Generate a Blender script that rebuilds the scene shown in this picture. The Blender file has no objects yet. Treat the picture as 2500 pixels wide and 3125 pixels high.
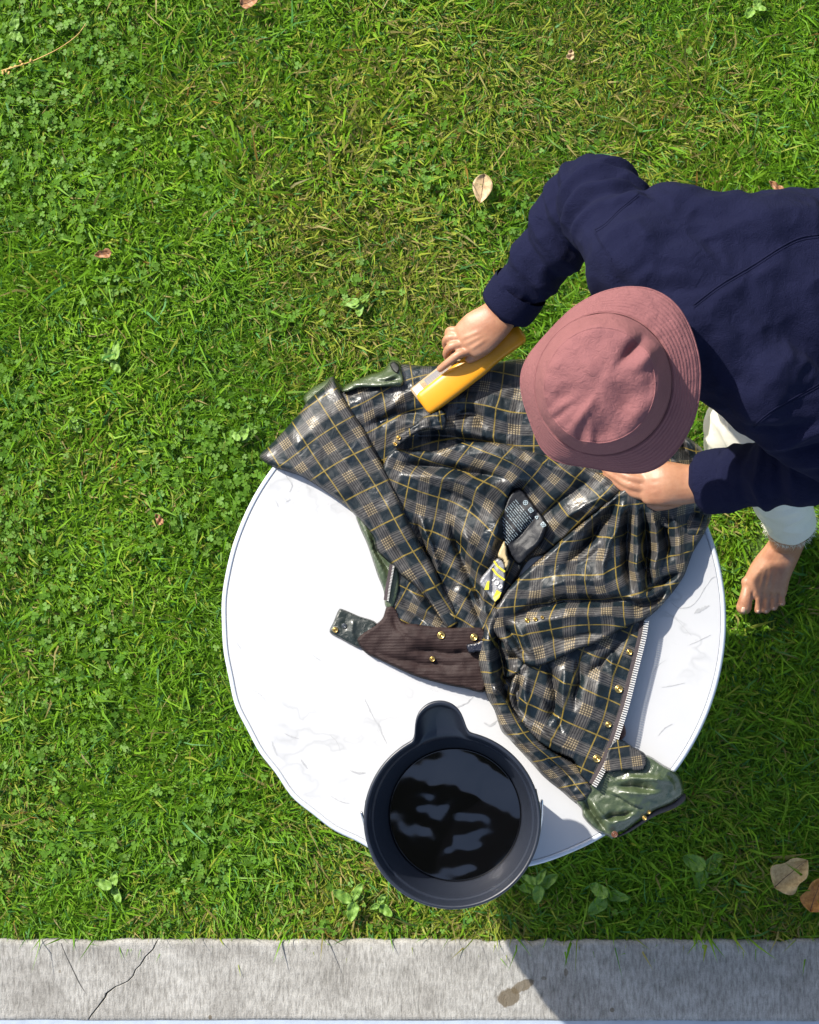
import bpy, bmesh, math, random
import numpy as np
from mathutils import Vector, Matrix, noise as mnoise
from mathutils.bvhtree import BVHTree

random.seed(7); rng = np.random.default_rng(7)
scene = bpy.context.scene
C = scene.collection
R = math.radians

# ------------------------------------------------------------------ camera
# measured in the photograph (2500 x 3125): focal length and the point straight below the lens
F, CX, CY = 7000.0, 1250.0, 1562.5
NAD = (1652.0, 1990.0)
HC = 4.82
d = np.array([NAD[0]-CX, -(NAD[1]-CY), -F]); d /= np.linalg.norm(d)
zc = -d
xc = np.array([1., 0, 0]); xc -= zc*xc.dot(zc); xc /= np.linalg.norm(xc)
yc = np.cross(zc, xc)
RW = np.array([xc, yc, zc])                 # world = RW @ cam
cam_d = bpy.data.cameras.new('camera'); cam = bpy.data.objects.new('camera', cam_d); C.objects.link(cam)
m = Matrix([list(RW[0])+[0], list(RW[1])+[0], list(RW[2])+[HC], [0, 0, 0, 1]])
cam.matrix_world = m
cam_d.sensor_fit = 'VERTICAL'; cam_d.sensor_height = 36.0; cam_d.lens = F/3125*36
cam_d.clip_start = 0.05; cam_d.clip_end = 500
scene.camera = cam

def P(x, y, z):
    """point of the place at height z that the photograph shows at pixel x, y (arrays allowed)"""
    x = np.asarray(x, float); y = np.asarray(y, float); z = np.asarray(z, float)
    dc = np.stack([x-CX, -(y-CY), np.full(np.broadcast(x, y).shape, -F)], -1)
    dw = dc @ RW.T
    t = (z-HC)/dw[..., 2]
    o = dw*t[..., None]; o[..., 2] += HC
    return o
def V(x, y, z): return Vector(P(x, y, z))
def PX(w):
    q = (np.asarray(w, float)-np.array([0, 0, HC])) @ RW
    return np.stack([CX+F*q[..., 0]/-q[..., 2], CY-F*q[..., 1]/-q[..., 2]], -1)

# ------------------------------------------------------------------ light
EL = R(39.5); SH = np.array([0.71, -0.705]); SH /= np.linalg.norm(SH)     # shadows fall to the lower right
world = bpy.data.worlds.new('World'); scene.world = world; world.use_nodes = True
wn = world.node_tree; bg = wn.nodes['Background']
sky = wn.nodes.new('ShaderNodeTexSky'); sky.sky_type = 'NISHITA'; sky.sun_disc = False
sky.sun_elevation = EL; sky.sun_rotation = math.atan2(-SH[0], -SH[1])
sky.air_density = 1.0; sky.dust_density = 2.2; sky.ozone_density = 1.0
wn.links.new(sky.outputs[0], bg.inputs[0]); bg.inputs[1].default_value = 0.125
sun_d = bpy.data.lights.new('sun', 'SUN'); sun_d.energy = 4.6; sun_d.angle = R(0.6); sun_d.color = (1, 0.95, 0.86)
sun = bpy.data.objects.new('sun', sun_d); C.objects.link(sun)
ld = Vector((SH[0]*math.cos(EL), SH[1]*math.cos(EL), -math.sin(EL)))
sun.rotation_euler = ld.to_track_quat('-Z', 'Y').to_euler()
sun.location = (-3, 3, 5)
vs = scene.view_settings; vs.view_transform = 'Standard'; vs.look = 'None'; vs.gamma = 1; vs.exposure = 0.88; vs.use_curve_mapping = False
scene.cycles.max_bounces = 6; scene.cycles.diffuse_bounces = 3; scene.cycles.glossy_bounces = 3; scene.cycles.transparent_max_bounces = 6

# ------------------------------------------------------------------ helpers
def tag(o, label=None, cat=None, group=None, kind=None):
    if label: o['label'] = label
    if cat: o['category'] = cat
    if group: o['group'] = group
    if kind: o['kind'] = kind
    return o
def empty(name, loc):
    o = bpy.data.objects.new(name, None); o.location = loc; o.empty_display_size = .05; C.objects.link(o); return o
def link(name, me, mat=None, parent=None, smooth=True):
    o = bpy.data.objects.new(name, me); C.objects.link(o)
    if mat and not me.materials: me.materials.append(mat)
    if smooth and len(me.polygons): me.polygons.foreach_set('use_smooth', np.ones(len(me.polygons), bool))
    if parent:
        o.parent = parent
        o.matrix_parent_inverse = Matrix.Translation(-parent.location) if parent.type == 'EMPTY' else Matrix()
    return o
def mesh(name, vs_, fs, mat=None, parent=None, smooth=True):
    me = bpy.data.meshes.new(name); me.from_pydata([tuple(map(float, v)) for v in vs_], [], [tuple(map(int, f)) for f in fs]); me.update()
    return link(name, me, mat, parent, smooth)
def bulk_mesh(name, verts, loops, sizes, mat, col=None):
    me = bpy.data.meshes.new(name); n = len(verts)
    me.vertices.add(n); me.vertices.foreach_set('co', verts.astype(np.float32).ravel())
    me.loops.add(len(loops)); me.loops.foreach_set('vertex_index', loops.astype(np.int32))
    me.polygons.add(len(sizes)); st = np.concatenate([[0], np.cumsum(sizes)[:-1]])
    me.polygons.foreach_set('loop_start', st.astype(np.int32)); me.polygons.foreach_set('loop_total', sizes.astype(np.int32))
    me.update(calc_edges=True); me.validate()
    if col is not None:
        a = me.color_attributes.new('Col', 'FLOAT_COLOR', 'POINT'); a.data.foreach_set('color', col.astype(np.float32).ravel())
    me.materials.append(mat)
    return me
def catmull(pts, n=6, closed=True):
    p = np.asarray(pts, float); out = []
    N = len(p)
    rng_ = range(N if closed else N-1)
    for i in rng_:
        if closed: a, b, c, e = p[i-1], p[i], p[(i+1) % N], p[(i+2) % N]
        else: a, b, c, e = p[max(i-1, 0)], p[i], p[i+1], p[min(i+2, N-1)]
        for k in range(n):
            t = k/n
            out.append(.5*(2*b+(c-a)*t+(2*a-5*b+4*c-e)*t*t+(3*b-a-3*c+e)*t**3))
    if not closed: out.append(p[-1])
    return np.array(out)
def seg_dist(q, pl, closed=False):
    """distance of points q (n,2) to a polyline and the nearest points"""
    a = pl; b = np.roll(pl, -1, 0)
    if not closed: a, b = a[:-1], b[:-1]
    best = np.full(len(q), 1e9); near = np.zeros_like(q)
    for i in range(len(a)):
        ab = b[i]-a[i]; L = ab.dot(ab)+1e-12
        t = np.clip(((q-a[i]) @ ab)/L, 0, 1)
        c = a[i]+t[:, None]*ab
        dd = np.hypot(*(q-c).T)
        k = dd < best; best[k] = dd[k]; near[k] = c[k]
    return best, near
def inside(q, pl):
    x, y = q[:, 0], q[:, 1]; r = np.zeros(len(q), bool)
    a = pl; b = np.roll(pl, -1, 0)
    for (x1, y1), (x2, y2) in zip(a, b):
        c = (y1 > y) != (y2 > y)
        if y1 != y2: r ^= c & (x < (x2-x1)*(y-y1)/(y2-y1)+x1)
    return r
def tps(src, dst, reg=1e-3):
    s = np.asarray(src, float)/100; t = np.asarray(dst, float); n = len(s)
    def U(r2): return np.where(r2 > 0, r2*np.log(r2+1e-12), 0)
    K = U(((s[:, None]-s[None])**2).sum(-1))+reg*np.eye(n)*(n > 3)
    Pm = np.c_[np.ones(n), s]; A = np.zeros((n+3, n+3)); A[:n, :n] = K; A[:n, n:] = Pm; A[n:, :n] = Pm.T
    w = np.linalg.lstsq(A, np.r_[t, np.zeros((3, t.shape[1]))], rcond=None)[0]
    def f(q):
        q = np.asarray(q, float)/100
        return U(((q[:, None]-s[None])**2).sum(-1)) @ w[:n]+np.c_[np.ones(len(q)), q] @ w[n:]
    return f
def nz(p, s, o=(0, 0, 0)): return np.array([mnoise.noise(Vector((a[0]*s+o[0], a[1]*s+o[1], a[2]*s+o[2]))) for a in p])

# ------------------------------------------------------------------ materials
def mat(name):
    m_ = bpy.data.materials.new(name); m_.use_nodes = True
    nt = m_.node_tree; b = nt.nodes['Principled BSDF']
    return m_, nt, b
def N(nt, t, **kw):
    n = nt.nodes.new(t)
    for k, v in kw.items():
        if k == 'op': n.operation = v
        else: setattr(n, k, v)
    return n
def math_(nt, op, a, b=None, c=None):
    n = nt.nodes.new('ShaderNodeMath'); n.operation = op
    for i, v in enumerate((a, b, c)):
        if v is None: continue
        if isinstance(v, (int, float)): n.inputs[i].default_value = v
        else: nt.links.new(v, n.inputs[i])
    return n.outputs[0]
def mix_(nt, fac, a, b, mode='MIX'):
    n = nt.nodes.new('ShaderNodeMix'); n.data_type = 'RGBA'; n.blend_type = mode
    for idx, v in ((0, fac), (6, a), (7, b)):
        if isinstance(v, (int, float)): n.inputs[idx].default_value = v
        elif isinstance(v, tuple): n.inputs[idx].default_value = v if len(v) == 4 else v+(1,)
        else: nt.links.new(v, n.inputs[idx])
    return n.outputs[2]
def noise_(nt, scale, detail=3, rough=.55, vec=None, dist=0):
    n = nt.nodes.new('ShaderNodeTexNoise'); n.inputs['Scale'].default_value = scale; n.inputs['Detail'].default_value = detail
    n.inputs['Roughness'].default_value = rough; n.inputs['Distortion'].default_value = dist
    if vec is not None: nt.links.new(vec, n.inputs['Vector'])
    return n
def ramp_(nt, fac, stops):
    n = nt.nodes.new('ShaderNodeValToRGB'); nt.links.new(fac, n.inputs[0]); el = n.color_ramp.elements
    while len(el) < len(stops): el.new(.5)
    for e, (p, c) in zip(el, stops): e.position = p; e.color = c if len(c) == 4 else tuple(c)+(1,)
    return n.outputs[0]
def bump_(nt, h, strength, dist, bsdf, prev=None):
    n = nt.nodes.new('ShaderNodeBump'); n.inputs['Strength'].default_value = strength; n.inputs['Distance'].default_value = dist
    nt.links.new(h, n.inputs['Height'])
    if prev is not None: nt.links.new(prev, n.inputs['Normal'])
    nt.links.new(n.outputs[0], bsdf.inputs['Normal'])
    return n.outputs[0]
def objco(nt):
    return nt.nodes.new('ShaderNodeTexCoord').outputs['Object']
def geopos(nt):
    return nt.nodes.new('ShaderNodeNewGeometry').outputs['Position']
def simple(name, col, rough=.5, metal=0, var=.15, scale=40, bump=0, bscale=200, spec=.5):
    m_, nt, b = mat(name); co = geopos(nt)
    n = noise_(nt, scale, 3, vec=co)
    c = mix_(nt, n.outputs['Fac'], tuple(x*(1-var) for x in col), tuple(min(1, x*(1+var)) for x in col))
    nt.links.new(c, b.inputs['Base Color']); b.inputs['Roughness'].default_value = rough; b.inputs['Metallic'].default_value = metal
    b.inputs['Specular IOR Level'].default_value = spec
    if bump:
        n2 = noise_(nt, bscale, 4, vec=co); bump_(nt, n2.outputs['Fac'], bump, .002, b)
    return m_

def plaid_material():
    m_, nt, b = mat('plaid_lining')
    uv = N(nt, 'ShaderNodeUVMap'); uv.uv_map = 'UVMap'
    sep = N(nt, 'ShaderNodeSeparateXYZ'); nt.links.new(uv.outputs[0], sep.inputs[0])
    def axis(u):
        a = math_(nt, 'PINGPONG', u, .5)
        band = math_(nt, 'LESS_THAN', a, .15)
        l1 = math_(nt, 'COMPARE', a, .036, .014); l2 = math_(nt, 'COMPARE', a, .1, .013)
        lines = math_(nt, 'MAXIMUM', l1, l2)
        edge = math_(nt, 'COMPARE', a, .172, .008)
        yel = math_(nt, 'GREATER_THAN', a, .482)
        return band, lines, edge, yel
    bu, lu, eu, yu = axis(sep.outputs[0]); bv, lv, ev, yv = axis(sep.outputs[1])
    co = geopos(nt)
    big = noise_(nt, 9, 3, vec=co)
    base = mix_(nt, big.outputs['Fac'], (.0075, .0115, .0185), (.008, .0155, .0175))
    both = math_(nt, 'MULTIPLY', bu, bv); any_ = math_(nt, 'MAXIMUM', bu, bv)
    col = mix_(nt, any_, base, (.068, .065, .061))
    col = mix_(nt, both, col, (.27, .215, .13))
    ee = math_(nt, 'MAXIMUM', eu, ev)
    col = mix_(nt, math_(nt, 'MULTIPLY', ee, .55), col, (.1, .09, .08))
    ll = math_(nt, 'MAXIMUM', lu, lv)
    col = mix_(nt, math_(nt, 'MULTIPLY', ll, .84), col, (.012, .012, .016))
    yy = math_(nt, 'MAXIMUM', yu, yv)
    col = mix_(nt, math_(nt, 'MULTIPLY', yy, .75), col, (.24, .17, .03))
    # uneven wax soaking in: worn and darker places
    w = noise_(nt, 26, 5, .65, vec=co)
    wet = ramp_(nt, w.outputs['Fac'], [(.42, (1, 1, 1)), (.62, (.55, .55, .55))])
    col = mix_(nt, .6, col, wet, 'MULTIPLY')
    nt.links.new(col, b.inputs['Base Color'])
    w2 = noise_(nt, 17, 4, .6, vec=co, dist=.6)
    rg = ramp_(nt, w2.outputs['Fac'], [(.34, (.19,)*3), (.42, (.32,)*3), (.52, (.48,)*3), (.7, (.56,)*3)])
    nt.links.new(rg, b.inputs['Roughness'])
    nt.links.new(ramp_(nt, w2.outputs['Fac'], [(.36, (.5,)*3), (.5, (.26,)*3)]), b.inputs['Specular IOR Level'])
    b.inputs['Coat Weight'].default_value = .0; b.inputs['Coat Roughness'].default_value = .25
    n1 = noise_(nt, 150, 6, .65, vec=co, dist=.4); n2 = noise_(nt, 900, 2, vec=co)
    cr_ = noise_(nt, 30, 3, .5, vec=co, dist=1.2); rd = math_(nt, 'ABSOLUTE', math_(nt, 'SUBTRACT', cr_.outputs['Fac'], .5)); rd = math_(nt, 'MINIMUM', math_(nt, 'MULTIPLY', rd, 9), 1.2)
    hh = math_(nt, 'ADD', math_(nt, 'ADD', n1.outputs['Fac'], rd), math_(nt, 'MULTIPLY', n2.outputs['Fac'], .12))
    bump_(nt, hh, .17, .003, b)
    return m_
M = {}
M['plaid'] = plaid_material()

def waxed(name, c1, c2, rough=(.2, .45)):
    m_, nt, b = mat(name); co = geopos(nt)
    n = noise_(nt, 30, 5, .65, vec=co)
    nt.links.new(mix_(nt, n.outputs['Fac'], c1, c2), b.inputs['Base Color'])
    n2 = noise_(nt, 22, 4, vec=co)
    nt.links.new(ramp_(nt, n2.outputs['Fac'], [(.35, (rough[0],)*3), (.65, (rough[1],)*3)]), b.inputs['Roughness'])
    b.inputs['Coat Weight'].default_value = .4; b.inputs['Coat Roughness'].default_value = .2
    n3 = noise_(nt, 70, 6, .7, vec=co, dist=.7)
    bump_(nt, n3.outputs['Fac'], .6, .004, b)
    return m_
M['green'] = waxed('waxed_green_cotton', (.03, .045, .02), (.075, .1, .048))
M['green_dark'] = waxed('dark_green_cotton', (.007, .011, .008), (.02, .027, .02))
M['navyloop'] = waxed('navy_tape', (.006, .007, .014), (.012, .013, .022))
def corduroy():
    m_, nt, b = mat('brown_corduroy'); 
    uv = N(nt, 'ShaderNodeUVMap'); uv.uv_map = 'UVMap'
    sep = N(nt, 'ShaderNodeSeparateXYZ'); nt.links.new(uv.outputs[0], sep.inputs[0])
    co = geopos(nt); n = noise_(nt, 35, 5, .65, vec=co); nf = noise_(nt, 500, 2, vec=co)
    wale = math_(nt, 'SINE', math_(nt, 'ADD', math_(nt, 'MULTIPLY', sep.outputs[1], 2*math.pi*11), math_(nt, 'MULTIPLY', n.outputs['Fac'], 1.6)))
    wv = math_(nt, 'MULTIPLY_ADD', wale, .5, .5)
    col = mix_(nt, n.outputs['Fac'], (.01, .0055, .0055), (.028, .016, .015))
    col = mix_(nt, math_(nt, 'MULTIPLY', math_(nt, 'SUBTRACT', 1, wv), .14), col, (.018, .011, .01))
    col = mix_(nt, math_(nt, 'MULTIPLY', nf.outputs['Fac'], .25), col, (.07, .046, .042))
    nt.links.new(col, b.inputs['Base Color']); b.inputs['Roughness'].default_value = .6
    b.inputs['Specular IOR Level'].default_value = .15
    bump_(nt, math_(nt, 'ADD', math_(nt, 'MULTIPLY', wv, .5), nf.outputs['Fac']), .5, .0012, b)
    return m_
M['cord'] = corduroy()
M['brass'] = simple('brass', (.62, .43, .14), .28, 1, .2, 300)
M['dullmetal'] = simple('dull_metal', (.12, .13, .14), .4, 1, .2, 300)
M['zip'] = simple('zip_teeth', (.75, .73, .68), .35, .45, .1, 300)
M['tape'] = simple('brown_zip_tape', (.02, .011, .014), .7, 0, .3, 200, .3)
M['tan'] = simple('tan_lining', (.4, .31, .16), .6, 0, .2, 60)
M['hole_shade'] = simple('opening_shade', (.006, .007, .006), .6, 0, .2, 60)
M['cubrown'] = simple('brown_button', (.11, .04, .02), .4, 0, .2, 100)

def skin_mat():
    m_, nt, b = mat('skin'); co = geopos(nt)
    n = noise_(nt, 28, 4, .6, vec=co)
    c = ramp_(nt, n.outputs['Fac'], [(.3, (.28, .12, .065)), (.55, (.36, .175, .098)), (.75, (.4, .21, .125))])
    nt.links.new(c, b.inputs['Base Color']); b.inputs['Roughness'].default_value = .48
    b.inputs['Subsurface Weight'].default_value = .12; b.inputs['Subsurface Radius'].default_value = (.008, .003, .0015); b.inputs['Subsurface Scale'].default_value = 1
    n2 = noise_(nt, 240, 4, .6, vec=co); bump_(nt, n2.outputs['Fac'], .25, .0012, b)
    return m_
M['skin'] = skin_mat()
M['nail'] = simple('nail', (.5, .31, .23), .3, 0, .05)
M['hair'] = simple('brown_hair', (.2, .11, .04), .35, 0, .5, 300, .5, 600)
def cloth_mat(name, c1, c2, rough=.85, weave=700, wscale=18, sheen=.15, bstr=.35, big=.5):
    m_, nt, b = mat(name); co = geopos(nt)
    n = noise_(nt, wscale, 5, .65, vec=co); nf = noise_(nt, weave, 3, .7, vec=co)
    c = mix_(nt, n.outputs['Fac'], c1, c2)
    c = mix_(nt, math_(nt, 'MULTIPLY', nf.outputs['Fac'], .35), c, tuple(min(1, x*1.9) for x in c2))
    nt.links.new(c, b.inputs['Base Color']); b.inputs['Roughness'].default_value = rough
    b.inputs['Sheen Weight'].default_value = sheen; b.inputs['Specular IOR Level'].default_value = .12
    n3 = noise_(nt, 34, 5, .62, vec=co, dist=.9)
    h = math_(nt, 'ADD', math_(nt, 'MULTIPLY', n3.outputs['Fac'], big), math_(nt, 'MULTIPLY', nf.outputs['Fac'], .3))
    bump_(nt, h, bstr, .008, b)
    return m_
M['navy'] = cloth_mat('navy_brushed_cotton', (.0038, .0047, .0175), (.0068, .008, .026), .95, 420, 12, .0, .8, .6)
M['white_cloth'] = cloth_mat('white_denim', (.56, .53, .42), (.68, .65, .53), .85, 600, 14, .05, .4)
def hat_mat():
    m_, nt, b = mat('faded_pink_cotton'); co = geopos(nt)
    n = noise_(nt, 20, 5, .65, vec=co); nf = noise_(nt, 650, 3, .7, vec=co)
    at = N(nt, 'ShaderNodeAttribute'); at.attribute_name = 'ring'
    c = mix_(nt, n.outputs['Fac'], (.155, .06, .063), (.215, .086, .088))
    c = mix_(nt, math_(nt, 'MULTIPLY', nf.outputs['Fac'], .3), c, (.26, .115, .115))
    nt.links.new(c, b.inputs['Base Color']); b.inputs['Roughness'].default_value = .85; b.inputs['Specular IOR Level'].default_value = .25
    st = math_(nt, 'SINE', math_(nt, 'MULTIPLY', at.outputs['Fac'], 2*math.pi*9))
    n3 = noise_(nt, 80, 5, .7, vec=co, dist=.6)
    h = math_(nt, 'ADD', math_(nt, 'ADD', math_(nt, 'MULTIPLY', n3.outputs['Fac'], .9), math_(nt, 'MULTIPLY', nf.outputs['Fac'], .25)), math_(nt, 'MULTIPLY', st, .14))
    bump_(nt, h, .75, .005, b)
    return m_
M['hat'] = hat_mat()

def marble():
    m_, nt, b = mat('white_marble'); co = geopos(nt)
    d1 = noise_(nt, 3.2, 5, .6, vec=co)
    mp = N(nt, 'ShaderNodeMapping'); nt.links.new(co, mp.inputs[0]); mp.inputs['Rotation'].default_value = (0, 0, .6); mp.inputs['Scale'].default_value = (1, 1.7, 1)
    warp = N(nt, 'ShaderNodeMix'); warp.data_type = 'RGBA'; warp.blend_type = 'ADD'; warp.inputs[0].default_value = .28
    nt.links.new(mp.outputs[0], warp.inputs[6]); nt.links.new(d1.outputs['Color'], warp.inputs[7])
    vein = noise_(nt, 2.3, 4, .62, vec=warp.outputs[2])
    ridge = math_(nt, 'ABSOLUTE', math_(nt, 'SUBTRACT', vein.outputs['Fac'], .5))
    v1 = ramp_(nt, ridge, [(0, (1, 1, 1)), (.004, (.7, .7, .7)), (.02, (0, 0, 0))])
    gate = noise_(nt, 4.5, 3, .5, vec=co)
    g = ramp_(nt, gate.outputs['Fac'], [(.56, (0, 0, 0)), (.66, (1, 1, 1))])
    vm = math_(nt, 'MULTIPLY', v1, g)
    vein2 = noise_(nt, 6.5, 5, .65, vec=warp.outputs[2])
    r2 = math_(nt, 'ABSOLUTE', math_(nt, 'SUBTRACT', vein2.outputs['Fac'], .48))
    v2 = ramp_(nt, r2, [(0, (.8,)*3), (.007, (0, 0, 0))])
    gate2 = noise_(nt, 9, 3, .5, vec=co); g2 = ramp_(nt, gate2.outputs['Fac'], [(.58, (0, 0, 0)), (.66, (1, 1, 1))])
    vm = math_(nt, 'MAXIMUM', vm, math_(nt, 'MULTIPLY', v2, g2))
    cl = noise_(nt, 5, 4, .6, vec=co)
    base = mix_(nt, cl.outputs['Fac'], (.4, .41, .425), (.49, .49, .49))
    col = mix_(nt, math_(nt, 'MULTIPLY', vm, .28), base, (.15, .155, .16))
    nt.links.new(col, b.inputs['Base Color']); b.inputs['Roughness'].default_value = .3
    return m_
M['marble'] = marble()
M['edge'] = simple('grey_edge_band', (.5, .53, .57), .4, 0, .12, 20)
M['iron'] = simple('dark_iron', (.02, .02, .022), .5, .6, .2, 60)
M['bucket'] = simple('black_plastic', (.014, .0175, .027), .36, 0, .25, 14, .12, 120)
M['wire'] = simple('galvanised_wire', (.55, .56, .58), .3, 1, .1)
def water_mat():
    m_, nt, b = mat('dark_soapy_water'); b.inputs['Base Color'].default_value = (.001, .001, .0015, 1); b.inputs['Roughness'].default_value = .045; b.inputs['IOR'].default_value = 1.95
    n = noise_(nt, 30, 2, vec=geopos(nt)); bump_(nt, n.outputs['Fac'], .01, .002, b)
    return m_
M['water'] = water_mat()
M['yellow'] = simple('yellow_plastic', (.62, .265, .006), .4, 0, .08, 30)
M['bristle'] = simple('pale_bristle_block', (.3, .22, .12), .6, 0, .3, 150, .4, 400)
M['sticker'] = simple('white_sticker', (.7, .69, .66), .5, 0, .05)
M['silver'] = simple('silver_label', (.3, .3, .3), .35, .3, .15, 200)
M['print_grey'] = simple('grey_print', (.3, .3, .3), .6)
M['print_white'] = simple('white_print', (.2, .26, .29), .5, 0, .05)
M['lab_black'] = simple('black_label', (.006, .007, .01), .5, 0, .3, 60, .3, 150, .3)
M['lab_yellow'] = simple('yellow_print', (.6, .5, .03), .45, 0, .1)
M['lab_grey'] = waxed('grey_label', (.1, .1, .105), (.3, .3, .31))

def grass_mat():
    m_, nt, b = mat('grass_blades')
    at = N(nt, 'ShaderNodeVertexColor'); at.layer_name = 'Col'
    co = geopos(nt); n = noise_(nt, 60, 2, vec=co)
    c = mix_(nt, math_(nt, 'MULTIPLY', n.outputs['Fac'], .35), at.outputs[0], (.1, .2, .012), 'MIX')
    nt.links.new(c, b.inputs['Base Color']); b.inputs['Roughness'].default_value = .5; b.inputs['Specular IOR Level'].default_value = .2
    tr = N(nt, 'ShaderNodeBsdfTranslucent'); nt.links.new(mix_(nt, .5, c, (.25, .44, .012)), tr.inputs[0])
    mx = N(nt, 'ShaderNodeMixShader'); mx.inputs[0].default_value = .38
    nt.links.new(b.outputs[0], mx.inputs[1]); nt.links.new(tr.outputs[0], mx.inputs[2])
    nt.links.new(mx.outputs[0], nt.nodes['Material Output'].inputs[0])
    return m_
M['grass'] = grass_mat()
def soil_mat():
    m_, nt, b = mat('lawn_soil'); co = geopos(nt)
    n = noise_(nt, 35, 6, .7, vec=co); n2 = noise_(nt, 3, 4, .6, vec=co)
    c = ramp_(nt, n.outputs['Fac'], [(.3, (.025, .06, .004)), (.55, (.055, .115, .008)), (.75, (.12, .14, .03))])
    c = mix_(nt, math_(nt, 'MULTIPLY', n2.outputs['Fac'], .5), c, (.05, .12, .006))
    nt.links.new(c, b.inputs['Base Color']); b.inputs['Roughness'].default_value = .95
    bump_(nt, n.outputs['Fac'], 1, .02, b)
    return m_
M['soil'] = soil_mat()
def concrete(name, tone=1., blue=0):
    m_, nt, b = mat(name); co = geopos(nt)
    mp = N(nt, 'ShaderNodeMapping'); nt.links.new(co, mp.inputs[0]); mp.inputs['Scale'].default_value = (1, .22, 1); mp.inputs['Rotation'].default_value = (0, 0, .06)
    st = noise_(nt, 170, 5, .7, vec=mp.outputs[0])
    mp2 = N(nt, 'ShaderNodeMapping'); nt.links.new(co, mp2.inputs[0]); mp2.inputs['Scale'].default_value = (.18, 1, 1)
    hz = noise_(nt, 40, 5, .65, vec=mp2.outputs[0])
    bl = noise_(nt, 7, 5, .65, vec=co); sp = noise_(nt, 380, 2, .6, vec=co)
    c = ramp_(nt, bl.outputs['Fac'], [(.3, (.225*tone, .215*tone, .195*tone)), (.6, (.34*tone, .33*tone, .305*tone)), (.75, (.4*tone, .39*tone, .365*tone))])
    c = mix_(nt, .85, c, ramp_(nt, st.outputs['Fac'], [(.32, (.42, .41, .39)), (.58, (1.0, 1.0, 1.0))]), 'MULTIPLY')
    c = mix_(nt, .35, c, ramp_(nt, hz.outputs['Fac'], [(.35, (.6, .6, .6)), (.6, (1., 1., 1.))]), 'MULTIPLY')
    c = mix_(nt, .5, c, ramp_(nt, sp.outputs['Fac'], [(.3, (.6, .6, .6)), (.55, (1., 1., 1.))]), 'MULTIPLY')
    if blue: c = mix_(nt, .5, c, (.2, .25, .34))
    # brown spill and small rust spots
    for (px, py, rx, ry, ang, k) in STAINS:
        w = P(px, py, .03); s_ = 1/1485
        mp3 = N(nt, 'ShaderNodeMapping'); mp3.vector_type = 'TEXTURE'; nt.links.new(co, mp3.inputs[0])
        mp3.inputs['Location'].default_value = (w[0], w[1], .03); mp3.inputs['Rotation'].default_value = (0, 0, ang); mp3.inputs['Scale'].default_value = (rx*s_, ry*s_, 1)
        ln = N(nt, 'ShaderNodeVectorMath', op='LENGTH'); nt.links.new(mp3.outputs[0], ln.inputs[0])
        nn = noise_(nt, 45, 4, .6, vec=co)
        f = math_(nt, 'ADD', ln.outputs['Value'], math_(nt, 'MULTIPLY_ADD', nn.outputs['Fac'], 1.1, -.55))
        f = ramp_(nt, f, [(.82, (1, 1, 1)), (1, (0, 0, 0))])
        c = mix_(nt, math_(nt, 'MULTIPLY', f, k), c, (.085, .062, .032))
    nt.links.new(c, b.inputs['Base Color']); b.inputs['Roughness'].default_value = .9
    h = math_(nt, 'ADD', st.outputs['Fac'], math_(nt, 'ADD', math_(nt, 'MULTIPLY', hz.outputs['Fac'], .6), math_(nt, 'MULTIPLY', sp.outputs['Fac'], .5)))
    bump_(nt, h, .55, .004, b)
    return m_
STAINS = [(1555, 3045, 38, 30, .3, .85), (1595, 3010, 40, 17, .5, .8), (1727, 2968, 7, 14, 0, .6), (1660, 2985, 10, 7, 0, .5), (1868, 3082, 8, 8, 0, .7), (642, 3105, 6, 8, 0, .8), (183, 2965, 5, 6, 0, .5)]
M['kerb'] = concrete('broomed_concrete', 1.12)
M['path'] = simple('blue_grey_paving', (.3, .35, .42), .8, 0, .2, 30, .3, 100)
M['added_board'] = simple('dark_board', (.03, .022, .016), .7, 0, .3, 30)
def leaf_mat(name, c1, c2):
    m_, nt, b = mat(name); co = geopos(nt)
    n = noise_(nt, 120, 5, .65, vec=co)
    nt.links.new(ramp_(nt, n.outputs['Fac'], [(.32, c1), (.65, c2)]), b.inputs['Base Color']); b.inputs['Roughness'].default_value = .6
    bump_(nt, n.outputs['Fac'], .4, .003, b)
    return m_
M['leaf_tan'] = leaf_mat('dry_tan_leaf', (.3, .19, .09), (.5, .37, .2))
M['leaf_beige'] = leaf_mat('dry_beige_leaf', (.36, .22, .08), (.6, .42, .19))
M['leaf_brown'] = leaf_mat('dry_brown_leaf', (.16, .065, .025), (.34, .17, .075))
M['leaf_rust'] = leaf_mat('rust_orange_leaf', (.26, .09, .015), (.5, .22, .04))
M['leaf_vein'] = simple('leaf_vein', (.1, .045, .02), .6)
M['weed'] = leaf_mat('weed_leaf', (.075, .17, .014), (.15, .27, .03))
M['stalk'] = simple('dry_stalk', (.42, .26, .07), .6, 0, .25, 100)

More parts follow.
